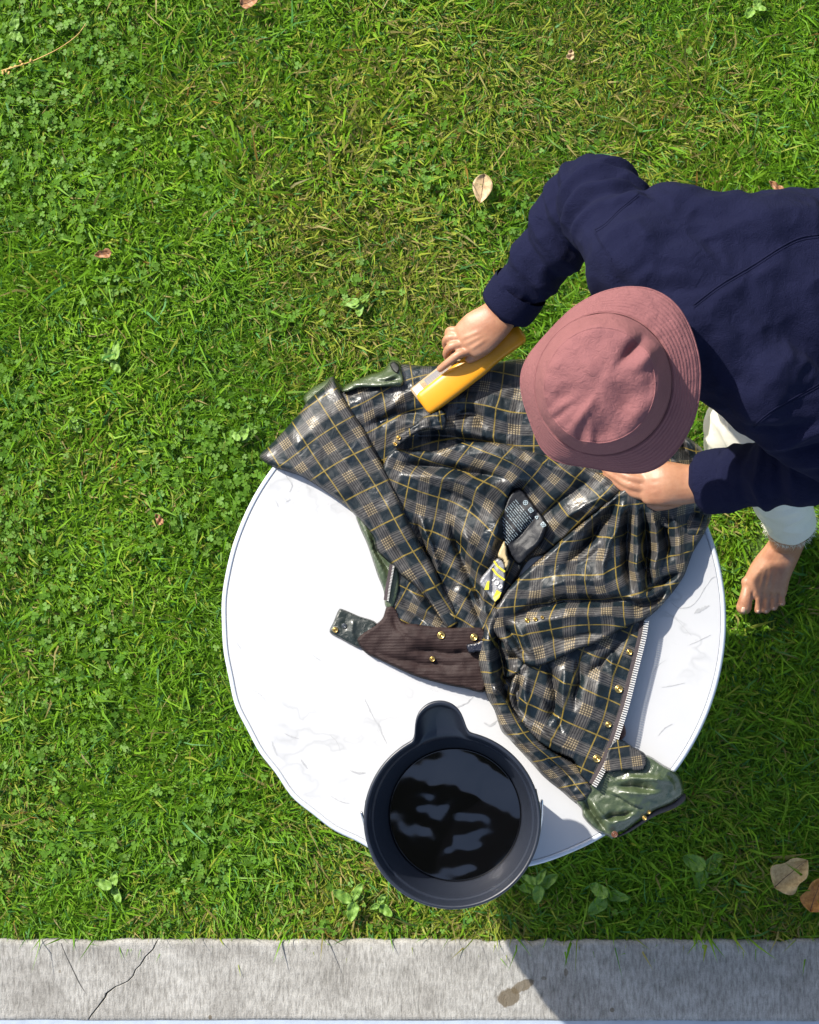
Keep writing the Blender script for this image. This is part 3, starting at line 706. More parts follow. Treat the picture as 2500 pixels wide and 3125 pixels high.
# green outer cloth showing at the far edge and along the left side
latG = ([(0, 0), (100, 0), (0, 100)], [(0, 0), (1, 0), (0, 1)])
panel('outer_shell', [(926, 1216), (950, 1186), (985, 1166), (1012, 1150), (1036, 1168), (1048, 1200), (1000, 1250), (950, 1250)], .002, .02, 14, (), latG, 'green', amp=.003, seed=2.)
panel('outer_shell', [(1040, 1196), (1060, 1172), (1121, 1146), (1168, 1131), (1188, 1106), (1202, 1098), (1224, 1113), (1233, 1178), (1180, 1183), (1100, 1186), (1060, 1200)], .012, .047, 13,
      [([(1075, 1180), (1130, 1165), (1190, 1150), (1222, 1130)], .009, 9), ([(1100, 1168), (1160, 1160), (1225, 1162)], -.006, 6), ([(1140, 1178), (1180, 1170), (1228, 1172)], .006, 5)], latG, 'green', amp=.003, nscale=15, seed=3.)
panel('shell_opening_shade', [(1190, 1112), (1203, 1103), (1219, 1117), (1216, 1140), (1200, 1133)], .04, .051, 4, (), latG, 'hole_shade', sp=3, seed=4.)  # dark patch on the cloth, its black standing in for shade inside the opening
panel('outer_shell', [(1086, 1566), (1099, 1612), (1122, 1664), (1151, 1751), (1171, 1803), (1177, 1852), (1205, 1850), (1222, 1752), (1185, 1652), (1130, 1580)], .001, .017, 12,
      [([(1110, 1600), (1140, 1680), (1172, 1760)], .007, 7), ([(1130, 1630), (1160, 1700), (1190, 1745)], -.006, 6)], latG, 'green', amp=.002, nscale=14, seed=5.)
# middle of the lining, in deep folds
latB = ([(1357, 1379), (1304, 1454), (1284, 1556), (1458, 1414), (1403, 1489), (1374, 1585), (1345, 1692), (1606, 1397), (1559, 1454), (1493, 1541), (1452, 1646), (1691, 1462), (1767, 1525), (1688, 1601), (1400, 1830)],
        [(0, 0), (0, 1), (0, 2), (1, 0), (1, 1), (1, 2), (1, 3), (2, -1), (2, 0), (2, 1), (2, 2), (3, -1), (4, -1), (4, 0), (2.3, 4)])
panel('lining', [(1196, 1372), (1262, 1370), (1330, 1374), (1403, 1350), (1490, 1348), (1560, 1356), (1640, 1380), (1720, 1396), (1810, 1430), (1905, 1478), (1885, 1520), (1810, 1575), (1730, 1640), (1670, 1690), (1612, 1712), (1560, 1800), (1520, 1850), (1490, 1925), (1383, 1935), (1300, 1925), (1235, 1905), (1196, 1880), (1186, 1800), (1200, 1720), (1180, 1600), (1160, 1450)], .004,
      [(1250, 1420, .042), (1400, 1420, .05), (1560, 1430, .062), (1750, 1480, .06), (1880, 1490, .07), (1320, 1600, .03), (1480, 1600, .055), (1600, 1640, .012), (1590, 1540, .022), (1660, 1660, .03), (1360, 1750, .022), (1450, 1820, .03), (1540, 1760, .022), (1300, 1860, .014), (1220, 1800, .01)], 18,
      [([(1215, 1418), (1330, 1428), (1440, 1440), (1548, 1462)], -.016, 13), ([(1235, 1452), (1330, 1456), (1430, 1478), (1525, 1535)], .016, 26), ([(1378, 1606), (1404, 1685), (1439, 1767), (1487, 1872)], -.024, 10), ([(1408, 1610), (1440, 1690), (1475, 1775)], .013, 17),
       ([(1280, 1580), (1310, 1650), (1335, 1720), (1350, 1780)], .014, 9), ([(1265, 1590), (1290, 1660), (1312, 1730)], -.014, 9), ([(1566, 1470), (1540, 1550), (1512, 1630), (1480, 1720)], .014, 24), ([(1590, 1490), (1560, 1545), (1540, 1610)], -.02, 16),
       ([(1470, 1800), (1480, 1850), (1492, 1890)], .015, 7), ([(1420, 1800), (1450, 1860), (1470, 1900)], -.012, 8), ([(1330, 1800), (1370, 1860), (1410, 1900)], .013, 9), ([(1250, 1800), (1300, 1860), (1345, 1905)], .01, 9), ([(1280, 1800), (1330, 1862), (1375, 1912)], -.01, 7), ([(1225, 1830), (1260, 1870), (1300, 1900)], -.008, 8),
       ([(1640, 1590), (1720, 1520), (1800, 1470)], -.01, 14), ([(1700, 1600), (1790, 1540), (1880, 1495)], .011, 14), ([(1580, 1400), (1680, 1420), (1790, 1470)], .01, 20), ([(1420, 1385), (1500, 1385), (1590, 1415)], .008, 15), ([(1350, 1500), (1420, 1525), (1480, 1580)], -.008, 12)],
      latB, amp=.004, seed=6.)
# care label and maker's label sewn into the lining
latL = ([(1600, 1530), (1668, 1612), (1548, 1650)], [(0, 0), (1, 0), (0, 1)])
panel('care_label', [(1542, 1538), (1556, 1508), (1577, 1492), (1594, 1494), (1632, 1542), (1670, 1596), (1666, 1630), (1650, 1662), (1612, 1700), (1586, 1724), (1560, 1700), (1545, 1672), (1540, 1640), (1520, 1605), (1525, 1582)], .02, [(1570, 1510, .032), (1530, 1600, .034), (1600, 1620, .04), (1655, 1630, .046), (1580, 1700, .038)], 7,
      [([(1560, 1660), (1610, 1610), (1640, 1560)], -.006, 9), ([(1590, 1700), (1640, 1650), (1665, 1600)], .006, 12)], latL, 'lab_black', sp=4, amp=.002, seed=7., n=4)
panel('maker_label', [(1519, 1703), (1542, 1720), (1543, 1765), (1532, 1813), (1511, 1838), (1488, 1812), (1463, 1776), (1496, 1730)], .03, [(1520, 1720, .045), (1475, 1780, .038), (1535, 1790, .042)], 6, [([(1515, 1720), (1500, 1770), (1505, 1825)], -.006, 5)], latL, 'lab_grey', sp=4, amp=.002, nscale=10, seed=8., n=4)
panel('inner_facing', [(1519, 1692), (1528, 1668), (1539, 1650), (1547, 1668), (1550, 1700), (1558, 1715), (1545, 1745), (1535, 1712), (1524, 1706)], .03, .05, 6, (), latL, 'tan', sp=4, amp=.002, seed=9., n=4)

# right front, drawn together under the hand
latC = ([(1633, 1815), (1746, 1798), (1833, 1801), (1743, 1867), (1854, 1864), (1949, 1870), (1645, 1708), (1746, 1699), (1833, 1691), (1775, 1604), (1840, 1592), (1620, 1882), (1648, 1992), (1735, 1965), (1930, 1760), (1900, 1590), (2010, 1800), (2020, 1690), (2075, 1690), (1520, 1900)],
        [(0, 2), (1, 2), (2, 2), (1, 3), (2, 3), (3, 3), (0, 1), (1, 1), (2, 1), (1, 0), (2, 0), (0, 3), (0, 4), (1, 4), (3, 2), (2.7, 0), (4, 2.6), (4.3, 1.3), (5, 1.5), (-1, 3)])
panel('front_panel', [(1905, 1482), (1815, 1562), (1728, 1634), (1664, 1690), (1604, 1742), (1546, 1800), (1513, 1850), (1489, 1886), (1500, 1930), (1556, 1985), (1612, 2036), (1678, 2027), (1760, 1987), (1827, 1964), (1893, 1928), (1962, 1896), (2009, 1858), (2043, 1820), (2070, 1785), (2090, 1753), (2104, 1715), (2116, 1684), (2139, 1646), (2156, 1614), (2173, 1558), (2150, 1470), (2060, 1430), (1960, 1440)], .012,
      [(1900, 1500, .085), (2050, 1480, .07), (1800, 1620, .06), (1700, 1700, .058), (1580, 1800, .05), (1520, 1880, .05), (1750, 1820, .062), (1900, 1780, .066), (2050, 1700, .045), (2140, 1600, .035), (1650, 1980, .055), (1800, 1930, .06), (1950, 1880, .05), (2040, 1800, .035)], 20,
      [([(1885, 1530), (1845, 1590), (1796, 1655), (1740, 1710)], -.02, 12), ([(1905, 1540), (1880, 1610), (1850, 1690), (1840, 1780)], .014, 13), ([(1922, 1546), (1914, 1640), (1914, 1720), (1925, 1800)], -.024, 10), ([(1945, 1550), (1945, 1640), (1945, 1740), (1955, 1800)], .018, 12), ([(1966, 1560), (1974, 1650), (1976, 1720), (1978, 1790)], -.024, 9),
       ([(1990, 1555), (2005, 1640), (2005, 1720), (1995, 1790)], .015, 11), ([(2018, 1560), (2036, 1640), (2046, 1700)], -.02, 10), ([(2050, 1560), (2070, 1640), (2070, 1720)], .01, 14), ([(1870, 1515), (1810, 1570), (1740, 1640)], .012, 13),
       ([(1560, 1884), (1640, 1852), (1740, 1836), (1850, 1832), (1950, 1842)], -.018, 12), ([(1590, 1915), (1700, 1885), (1830, 1876), (1950, 1880)], .01, 20), ([(1650, 1795), (1760, 1770), (1870, 1770)], .008, 24), ([(1900, 1830), (1960, 1825), (2020, 1800)], .012, 8), ([(1930, 1850), (1990, 1838), (2035, 1806)], -.012, 7), ([(1980, 1795), (2030, 1770), (2075, 1745)], -.012, 8),
       ([(1545, 1900), (1575, 1950), (1610, 2000)], -.014, 9), ([(1580, 1920), (1610, 1970), (1640, 2010)], .01, 10), ([(1640, 1950), (1740, 1950), (1850, 1925)], -.007, 16), ([(1720, 1740), (1800, 1700), (1850, 1650)], -.007, 16)],
      latC, amp=.0035, seed=10., sag=.35)
# lower sleeve running to the green cuff
latS = ([(1470, 2000), (1490, 2100), (1545, 2205), (1610, 2290), (1690, 2370), (1560, 2000), (1640, 2230), (1740, 2330)], [(0, 0), (0, 1), (.15, 2.1), (.1, 3.1), (0, 4.1), (1, 0), (1, 2.5), (1, 3.8)])
panel('sleeve', [(1513, 1848), (1489, 1884), (1466, 1952), (1458, 2012), (1466, 2061), (1486, 2127), (1509, 2167), (1529, 2227), (1552, 2253), (1585, 2289), (1622, 2329), (1661, 2372), (1711, 2412), (1758, 2450), (1792, 2442), (1812, 2400), (1760, 2330), (1660, 2270), (1610, 2180), (1590, 2090), (1610, 2010), (1560, 1960), (1545, 1890)], .001,
      [(1500, 1950, .058), (1500, 2060, .055), (1560, 2060, .03), (1560, 2200, .05), (1640, 2310, .045), (1740, 2400, .035)], 26,
      [([(1535, 1880), (1522, 1960), (1536, 2050), (1565, 2140), (1620, 2230)], -.028, 13), ([(1500, 1900), (1490, 1980), (1500, 2060), (1530, 2140)], .01, 14), ([(1520, 2070), (1560, 2060), (1590, 2040)], .016, 10), ([(1530, 2100), (1570, 2090), (1600, 2060)], -.018, 9), ([(1540, 1960), (1580, 1950), (1610, 1960)], .014, 10), ([(1550, 2000), (1590, 2000)], -.014, 9),
       ([(1500, 2100), (1530, 2120), (1555, 2160)], .012, 9), ([(1640, 2290), (1700, 2340), (1760, 2390)], -.008, 10), ([(1570, 2230), (1620, 2280), (1680, 2330)], .008, 12)],
      latS, amp=.005, nscale=20, seed=11.)
# zipped front edge
latZ = ([(1790, 2167), (1744, 2270), (1813, 2055), (1690, 2110), (1655, 2215), (1600, 2127), (1720, 2020), (1850, 1960)], [(1, 1), (1, 2), (1, 0), (.1, .85), (.1, 1.9), (-.7, 1.4), (.1, 0), (1, -1)])
panel('zip_facing', [(1966, 1885), (1957, 1949), (1934, 2041), (1908, 2144), (1890, 2203), (1867, 2273), (1842, 2334), (1809, 2394), (1790, 2388), (1769, 2366), (1747, 2321), (1688, 2294), (1628, 2254), (1585, 2194), (1556, 2144), (1560, 2080), (1600, 2020), (1690, 1980), (1780, 1940), (1890, 1890)], .014,
      [(1900, 1930, .03), (1780, 2000, .036), (1600, 2080, .036), (1900, 2100, .03), (1750, 2150, .046), (1620, 2200, .04), (1840, 2280, .04), (1760, 2340, .045)], 9,
      [([(1668, 2035), (1688, 2090), (1694, 2150), (1670, 2200)], -.016, 11), ([(1730, 2030), (1722, 2110), (1715, 2190)], .012, 14), ([(1770, 2000), (1765, 2080), (1752, 2160)], -.013, 10), ([(1800, 1985), (1830, 2060), (1820, 2150)], .008, 18), ([(1635, 2215), (1690, 2262), (1752, 2300)], .013, 9), ([(1615, 2060), (1600, 2120), (1620, 2180)], .012, 13), ([(1590, 2070), (1575, 2130), (1600, 2190)], -.012, 9),
       ([(1790, 2060), (1850, 2010), (1890, 1960)], -.01, 12), ([(1660, 2130), (1700, 2180), (1720, 2240)], -.009, 9), ([(1850, 1950), (1870, 2010), (1865, 2080)], .008, 12)],
      latZ, amp=.003, seed=12., uvk=3.)
# plaid flap and green cuff at the end of the lower sleeve
latP = ([(1895, 2330), (1960, 2330), (1895, 2400)], [(.5, .0), (1.15, .1), (.4, .7)])
panel('cuff_shell', [(1757, 2440), (1775, 2470), (1779, 2492), (1801, 2519), (1824, 2537), (1853, 2551), (1871, 2560), (1889, 2540), (1912, 2531), (1950, 2502), (1998, 2471), (2050, 2450), (2086, 2421), (2080, 2380), (2062, 2355), (2027, 2335), (1970, 2303), (1920, 2320), (1850, 2350), (1800, 2390)], .004,
      [(1800, 2450, .028), (1850, 2500, .03), (1930, 2400, .042), (2000, 2390, .045), (2060, 2400, .03), (1900, 2480, .03)], 14,
      [([(1860, 2415), (1905, 2438), (1960, 2462)], .006, 5), ([(1870, 2425), (1915, 2448), (1960, 2470)], -.006, 4), ([(1800, 2440), (1830, 2480), (1870, 2520)], .01, 8), ([(1785, 2440), (1815, 2490), (1850, 2535)], -.012, 7), ([(1840, 2500), (1890, 2490), (1925, 2475)], -.012, 7), ([(1870, 2515), (1910, 2500), (1940, 2480)], .008, 8),
       ([(1900, 2380), (1960, 2372), (2040, 2390)], .012, 10), ([(1880, 2400), (1940, 2400), (2000, 2410)], -.008, 7), ([(1900, 2420), (1960, 2425), (2020, 2420)], .009, 9), ([(2030, 2370), (2050, 2395), (2055, 2425)], .01, 9)],
      latG, 'green', sp=4, amp=.004, nscale=18, seed=13.)
panel('cuff_rib', [(1880, 2556), (1915, 2530), (1952, 2503), (2000, 2470), (2052, 2449), (2086, 2420), (2092, 2440), (2060, 2466), (2004, 2488), (1960, 2515), (1920, 2540)], -.012, .006, 8, (), latG, 'tape', sp=4, amp=.002, seed=14., n=4)
panel('sleeve_end', [(1868, 2262), (1899, 2258), (1932, 2280), (1971, 2303), (1968, 2350), (1905, 2353), (1846, 2356), (1846, 2310)], .02, .052, 7, (), latP, 'plaid', sp=4, amp=.002, seed=15., n=4)
# upper sleeve, folded flat across the left side
latU = ([(873, 1355), (954, 1289), (1041, 1234), (919, 1428), (1006, 1367), (1096, 1318), (1067, 1454), (1160, 1413), (1131, 1555), (1184, 1657), (1248, 1758), (1320, 1870)], [(0, 0), (1, 0), (2, 0), (0, 1), (1, 1), (2, 1), (1, 2), (2, 2), (1, 3), (1, 4), (1, 5), (1, 6)])
panel('sleeve', [(792, 1393), (826, 1357), (870, 1311), (919, 1253), (942, 1220), (994, 1175), (1012, 1150), (1028, 1160), (1040, 1187), (1071, 1242), (1114, 1306), (1143, 1364), (1184, 1439), (1216, 1509), (1242, 1570), (1276, 1639), (1327, 1726), (1362, 1801), (1390, 1846), (1405, 1900), (1375, 1925), (1346, 1898), (1320, 1857), (1285, 1813), (1251, 1778), (1222, 1755), (1199, 1730), (1152, 1684), (1138, 1640), (1101, 1592), (1087, 1576), (1052, 1541), (994, 1500), (960, 1477), (919, 1454), (867, 1436), (829, 1423)], .002,
      [(820, 1390, .028), (950, 1350, .05), (1030, 1200, .05), (1100, 1450, .052), (1200, 1600, .056), (1290, 1740, .05), (1370, 1890, .03)], 26,
      [([(900, 1400), (1000, 1440), (1080, 1520)], .004, 40), ([(1150, 1480), (1220, 1600), (1300, 1740)], .005, 22), ([(1120, 1540), (1190, 1640), (1270, 1740), (1330, 1830)], -.004, 14), ([(1180, 1600), (1240, 1700)], -.004, 12), ([(1300, 1740), (1340, 1820), (1380, 1890)], .008, 12), ([(1270, 1760), (1320, 1830), (1360, 1900)], -.006, 8), ([(960, 1250), (1010, 1290), (1060, 1340)], .003, 30)],
      latU, amp=.003, nscale=40, seed=16., uvk=1.5, sag=.3)
# strap with brass eyelets
panel('strap', [(1197, 1356), (1206, 1334), (1260, 1299), (1300, 1268), (1352, 1250), (1364, 1286), (1350, 1312), (1292, 1312), (1232, 1350), (1210, 1369)], .03, .062, 6, [([(1300, 1280), (1310, 1310)], .008, 8), ([(1335, 1262), (1345, 1300)], .008, 7)], latP, 'plaid', sp=4, amp=.003, nscale=12, seed=17., n=4)
# corduroy collar, throat tab and hanging loop
latK = ([(1145, 1960), (1245, 1965), (1145, 2060)], [(0, 0), (1, .08), (0, 1)])
panel('throat_tab', [(1034, 1861), (1048, 1860), (1095, 1880), (1150, 1902), (1140, 1950), (1100, 1978), (1062, 1962), (1036, 1948), (1006, 1929), (1018, 1898)], .001, .011, 6, [([(1080, 1890), (1070, 1925), (1085, 1955)], .004, 8), ([(1060, 1880), (1050, 1920)], -.002, 8)], latG, 'green_dark', sp=4, amp=.002, nscale=16, seed=18., n=4, smooth_poly=True)
panel('collar', [(1090, 1946), (1118, 1924), (1146, 1906), (1168, 1886), (1180, 1852), (1196, 1842), (1214, 1862), (1230, 1895), (1266, 1902), (1316, 1909), (1383, 1914), (1478, 1916), (1492, 1990), (1484, 2106), (1417, 2100), (1350, 2087), (1266, 2063), (1199, 2033), (1148, 2009), (1121, 1996), (1095, 1970)], .003,
      [(1130, 1950, .02), (1250, 1960, .03), (1400, 1950, .034), (1450, 2050, .03), (1300, 2040, .025), (1190, 1870, .016)], 10,
      [([(1250, 1985), (1350, 1992), (1450, 1990)], -.007, 10), ([(1210, 1920), (1250, 1940), (1330, 1960)], .005, 16), ([(1150, 1990), (1250, 2020), (1400, 2030)], -.005, 9), ([(1300, 2050), (1400, 2060), (1470, 2060)], .004, 12), ([(1200, 1880), (1215, 1920), (1250, 1950)], -.004, 8)], latK, 'cord', amp=.003, nscale=30, seed=19.)
panel('hanging_loop', [(1424, 1968), (1450, 1960), (1482, 1952), (1486, 1990), (1455, 1992), (1431, 1994)], .03, .043, 5, (), latG, 'navyloop', sp=4, amp=.001, seed=20., n=4)
panel('button_tab', [(1893, 2215), (1901, 2205), (1909, 2222), (1910, 2242), (1900, 2256), (1890, 2262)], .005, .022, 5, (), latG, 'cubrown', sp=3, amp=.0005, seed=21., n=4)

# zips: tape and metal teeth
def zip_run(line, pn, w_t, tooth, pitch, lift=.004):
    ln = catmull(line, 8, False); seg = np.hypot(*np.diff(ln, axis=0).T); L = np.r_[0, np.cumsum(seg)]
    s = np.arange(0, L[-1], pitch); x = np.interp(s, L, ln[:, 0]); y = np.interp(s, L, ln[:, 1])
    _, q, z = PANELS[pn]
    zz = np.array([z[np.argsort((q[:, 0]-a)**2+(q[:, 1]-b)**2)[:10]].max() for a, b in zip(x, y)])
    zz = np.convolve(np.pad(zz, 6, 'edge'), np.ones(13)/13, 'valid')+ZT+lift
    tx = np.gradient(x); ty = np.gradient(y); ll = np.hypot(tx, ty); nx, ny = -ty/ll, tx/ll
    A = P(x-nx*w_t, y-ny*w_t, zz-.002); B = P(x+nx*w_t*.25, y+ny*w_t*.25, zz)
    n = len(x); A0 = A-[0, 0, .002]; B0 = B-[0, 0, .002]
    vs_ = np.stack([A, B, B0, A0], 1).reshape(-1, 3)
    fs = [(i*4+k, i*4+(k+1) % 4, i*4+4+(k+1) % 4, i*4+4+k) for i in range(n-1) for k in range(4)]+[(3, 2, 1, 0), ((n-1)*4, (n-1)*4+1, (n-1)*4+2, (n-1)*4+3)]
    mesh('zip_tape', vs_, fs, M['tape'], jacket, False)
    tv, tf = [], []
    for i in range(n):
        c = P(x[i]+nx[i]*tooth*.5, y[i]+ny[i]*tooth*.5, zz[i]+.0008)
        t = P(x[i]+tx[i], y[i]+ty[i], zz[i]); t = (t-P(x[i], y[i], zz[i])); t /= np.linalg.norm(t); nrm = np.cross([0, 0, 1], t)
        k = 1/1670; a, b, h = pitch*.33*k, tooth*.5*k, .0011
        o_ = len(tv)
        for sx, sy, sz in ((-1, -1, -1), (1, -1, -1), (1, 1, -1), (-1, 1, -1), (-.7, -1, 1), (.7, -1, 1), (.5, .8, 1), (-.5, .8, 1)): tv.append(c+t*sx*a+nrm*sy*b+np.array([0, 0, sz*h]))
        tf += [tuple(o_+j for j in f) for f in ((3, 2, 1, 0), (4, 5, 6, 7), (0, 1, 5, 4), (1, 2, 6, 5), (2, 3, 7, 6), (3, 0, 4, 7))]
    to = mesh('zip_teeth', tv, tf, M['zip'], jacket, False); to['kind'] = 'stuff'
zip_run([(1966, 1893), (1957, 1949), (1934, 2041), (1908, 2144), (1890, 2203), (1867, 2273), (1841, 2335), (1808, 2394)][::-1], 'zip_facing', 12, 15, 7.2)
zip_run([(1199, 1722), (1194, 1752), (1187, 1790), (1181, 1832)][::-1], 'lining', 10, 6, 4.6, .012)

# brass snaps and eyelets
def snap(name, px, py, r, z, mt='brass', hole=.36, tilt=(0, 0)):
    c = P(px, py, z); k = r/F*(HC-z)
    pr = [(k*.98, -.001), (k, .0008), (k*.88, .0022), (k*.68, .0012), (k*.55, .0008), (k*.5, .002), (k*.42, .0024), (k*hole, .0016), (k*hole, -.0008), (k*.05, -.0008)]
    vs_, fs = [], []; n = 24
    for rr, zz in pr:
        for i in range(n):
            a = 2*math.pi*i/n; vs_.append((c[0]+rr*math.cos(a), c[1]+rr*math.sin(a), c[2]+.001+zz+rr*(math.cos(a)*tilt[0]+math.sin(a)*tilt[1])))
    for j in range(len(pr)-1):
        for i in range(n): fs.append((j*n+i, j*n+(i+1) % n, (j+1)*n+(i+1) % n, (j+1)*n+i))
    fs.append(tuple(range((len(pr)-1)*n, len(pr)*n)))
    return mesh(name, vs_, fs, M[mt], jacket)
for px, py, r, pn in ((1347, 1939, 12, 'collar'), (1447, 1945, 11.5, 'collar'), (1320, 2011, 8.5, 'collar'), (1024, 1922, 9, 'throat_tab'), (1921, 1990, 9, 'zip_facing'), (1889, 2103, 12.5, 'zip_facing'), (1857, 2211, 9.5, 'zip_facing'), (1822, 2315, 12.5, 'zip_facing')):
    snap('snap_button', px, py, r, zat(pn, px, py))
snap('snap_button', 1051, 1910, 8, zat('throat_tab', 1051, 1910), 'dullmetal', .1)
for px, py, r, pn in ((1217, 1336, 7.5, 'strap'), (1207, 1355, 6.5, 'strap'), (1609, 1893, 7.5, 'front_panel'), (1634, 1890, 6.5, 'front_panel'), (1655, 1884, 5.5, 'front_panel')):
    snap('eyelet', px, py, r, zat(pn, px, py), 'brass', .45)
for px, py in ((1967, 2496), (1980, 2477)): snap('cuff_stud', px, py, 7, ZT+.012, 'brass', .2)
snap('cuff_button', 1876, 2546, 10, ZT+.022, 'cubrown', .1)

# print on the labels: washing symbols, lines of small text, yellow bars and figures
def prints(name, quads, pn, mt, lift=.0016):
    vs_, fs = [], []
    for qd in quads:
        o_ = len(vs_)
        for x, y in qd: vs_.append(P(x, y, zat(pn, x, y)+lift))
        fs.append(tuple(range(o_, o_+len(qd))))
    o = mesh(name, vs_, fs, M[mt], jacket, False); o['kind'] = 'stuff'; return o
def stroke(a, b, w):
    a, b = np.array(a, float), np.array(b, float); t = b-a; t /= np.hypot(*t)+1e-9; nn = np.array([-t[1], t[0]])*w/2
    return [a-nn, b-nn, b+nn, a+nn]
sym = []
sd = np.array([235, 285])/369.4; sn = np.array([-sd[1], sd[0]])
for k, c in enumerate(((1604, 1534), (1620, 1557), (1639, 1578), (1658, 1601))):
    c = np.array(c, float); s = 7 if k != 2 else 5
    cor = [c+sd*s*a+sn*s*b for a, b in ((-1, -.8), (1, -.8), (.8, .8), (-.8, .8))]
    if k == 0: cor = [c+s*np.array([math.cos(t), math.sin(t)]) for t in np.linspace(0, 6.28, 9)[:-1]]
    if k == 2: cor = [c+sd*s*a+sn*s*b for a, b in ((-1, .8), (1, .8), (0, -1))]
    for i in range(len(cor)): sym.append(stroke(cor[i], cor[(i+1) % len(cor)], 2.2))
    if k != 2: sym += [stroke(c-(sd+sn)*s*.7, c+(sd+sn)*s*.7, 2.), stroke(c-(sd-sn)*s*.7, c+(sd-sn)*s*.7, 2.)]
prints('washing_symbols', sym, 'care_label', 'print_white')
txt = []; cl_poly = catmull([(1545, 1545), (1560, 1515), (1590, 1512), (1640, 1600), (1648, 1640), (1612, 1692), (1586, 1714), (1550, 1675), (1530, 1600)], 4)
for k in range(17):
    b0 = np.array([1566., 1520.])+sn*(k*7.0-2)+sd*(8+k*.5); pos = 0
    if k == 8: continue
    while pos < 82:
        ln_ = rng.uniform(6, 20); a = b0+sd*pos; b = b0+sd*min(pos+ln_, 84); pos += ln_+rng.uniform(1.5, 4)
        if inside(np.array([a, b]), cl_poly).all():
            nseg = max(1, int(np.hypot(*(b-a))//7))
            for i in range(nseg): txt.append(stroke(a+(b-a)*i/nseg, a+(b-a)*(i+1)/nseg, 1.7))
prints('label_text', txt, 'care_label', 'print_white', .0014)
ml = []
for (a, m_, b) in (((1508, 1712), (1518, 1728), (1541, 1745)), ((1503, 1735), (1515, 1752), (1540, 1770))):
    ml += [stroke(a, m_, 6), stroke(m_, b, 6)]
ml += [[(1487, 1775), (1494, 1772), (1492, 1800), (1478, 1800)], [(1516, 1800), (1530, 1808), (1524, 1824), (1511, 1836), (1505, 1824)]]
prints('label_bars', ml, 'maker_label', 'lab_yellow', .0025)
fig = []
td = np.array([20., 24.])/31.2; tn = np.array([-td[1], td[0]])
def glyph(c, strokes, s, w):
    for a, b in strokes: fig.append(stroke(np.array(c)+td*a[0]*s-tn*a[1]*s, np.array(c)+td*b[0]*s-tn*b[1]*s, w))
ring = [((.45*math.cos(t), .62*math.sin(t)), (.45*math.cos(t+.785), .62*math.sin(t+.785))) for t in np.arange(0, 6.28, .785)]
glyph((1507, 1768), [((0, -.7), (0, .7)), ((-.25, .45), (0, .7))], 9, 3.2); glyph((1516, 1779), ring, 9, 3.2); glyph((1527, 1790), ring, 9, 3.2)
prints('label_figures', fig, 'maker_label', 'sticker', .003)

# ------------------------------------------------------------------ person
U = .10
def ring_tube(cs, rads, n=28, up=Vector((0, 0, 1)), flat=None):
    """closed tube through centres cs with radii (lateral, vertical); domed ends"""
    cs = [Vector(c) for c in cs]; rads = [r if hasattr(r, '__len__') else (r, r) for r in rads]
    t0 = (cs[1]-cs[0]).normalized(); t1 = (cs[-1]-cs[-2]).normalized()
    C2, R2 = [], []
    for k in (.97, .8, .45): C2.append(cs[0]-t0*k*min(rads[0])*.9); q = math.sqrt(1-k*k); R2.append((rads[0][0]*q, rads[0][1]*q))
    C2 += cs; R2 += rads
    for k in (.45, .8, .97): C2.append(cs[-1]+t1*k*min(rads[-1])*.9); q = math.sqrt(1-k*k); R2.append((rads[-1][0]*q, rads[-1][1]*q))
    vs_, fs = [], []
    for i, c in enumerate(C2):
        t = (C2[min(i+1, len(C2)-1)]-C2[max(i-1, 0)]).normalized()
        s = t.cross(up); s = s.normalized() if s.length > .05 else t.cross(Vector((0, 1, 0))).normalized(); u = s.cross(t)
        for k in range(n):
            a = 2*math.pi*k/n; vs_.append(c+s*math.cos(a)*R2[i][0]+u*math.sin(a)*R2[i][1])
    m_ = len(C2)
    for j in range(m_-1):
        for k in range(n): fs.append((j*n+k, j*n+(k+1) % n, (j+1)*n+(k+1) % n, (j+1)*n+k))
    fs += [tuple(range(n))[::-1], tuple(range((m_-1)*n, m_*n))]
    return vs_, fs
def smoothpath(cs, rs, n=5):
    cs = np.array([list(c) for c in cs]); rs = np.array([r if hasattr(r, '__len__') else (r, r) for r in rs], float)
    return [Vector(c) for c in catmull(cs, n, False)], [tuple(r) for r in np.maximum(catmull(rs, n, False), .003)]
def ball(c, r, rot=None):
    bm = bmesh.new(); bmesh.ops.create_uvsphere(bm, u_segments=24, v_segments=14, radius=1)
    mt = Matrix.Translation(c) @ (rot.to_4x4() if rot else Matrix()) @ Matrix.Diagonal((r[0], r[1], r[2], 1))
    bm.transform(mt); vs_ = [v.co.copy() for v in bm.verts]; fs = [tuple(v.index for v in f.verts) for f in bm.faces]; bm.free(); return vs_, fs
def fuse(name, pieces, voxel, iters, lam=.5):
    vs_, fs = [], []
    for v, f in pieces:
        o_ = len(vs_); vs_ += [tuple(a) for a in v]; fs += [tuple(i+o_ for i in g_) for g_ in f]
    me = bpy.data.meshes.new('tmp'); me.from_pydata(vs_, [], fs); me.update()
    bm = bmesh.new(); bm.from_mesh(me); bmesh.ops.recalc_face_normals(bm, faces=bm.faces); bm.to_mesh(me); bm.free()
    ob = bpy.data.objects.new('tmp', me); C.objects.link(ob)
    md = ob.modifiers.new('r', 'REMESH'); md.mode = 'VOXEL'; md.voxel_size = voxel; md.adaptivity = 0
    dg = bpy.context.evaluated_depsgraph_get(); out = bpy.data.meshes.new_from_object(ob.evaluated_get(dg)); out.name = name
    bpy.data.objects.remove(ob); bpy.data.meshes.remove(me)
    relax(out, iters, lam); return out
def co_of(me):
    a = np.zeros(len(me.vertices)*3); me.vertices.foreach_get('co', a); return a.reshape(-1, 3)
def no_of(me):
    a = np.zeros(len(me.vertices)*3); me.vertices.foreach_get('normal', a); return a.reshape(-1, 3)
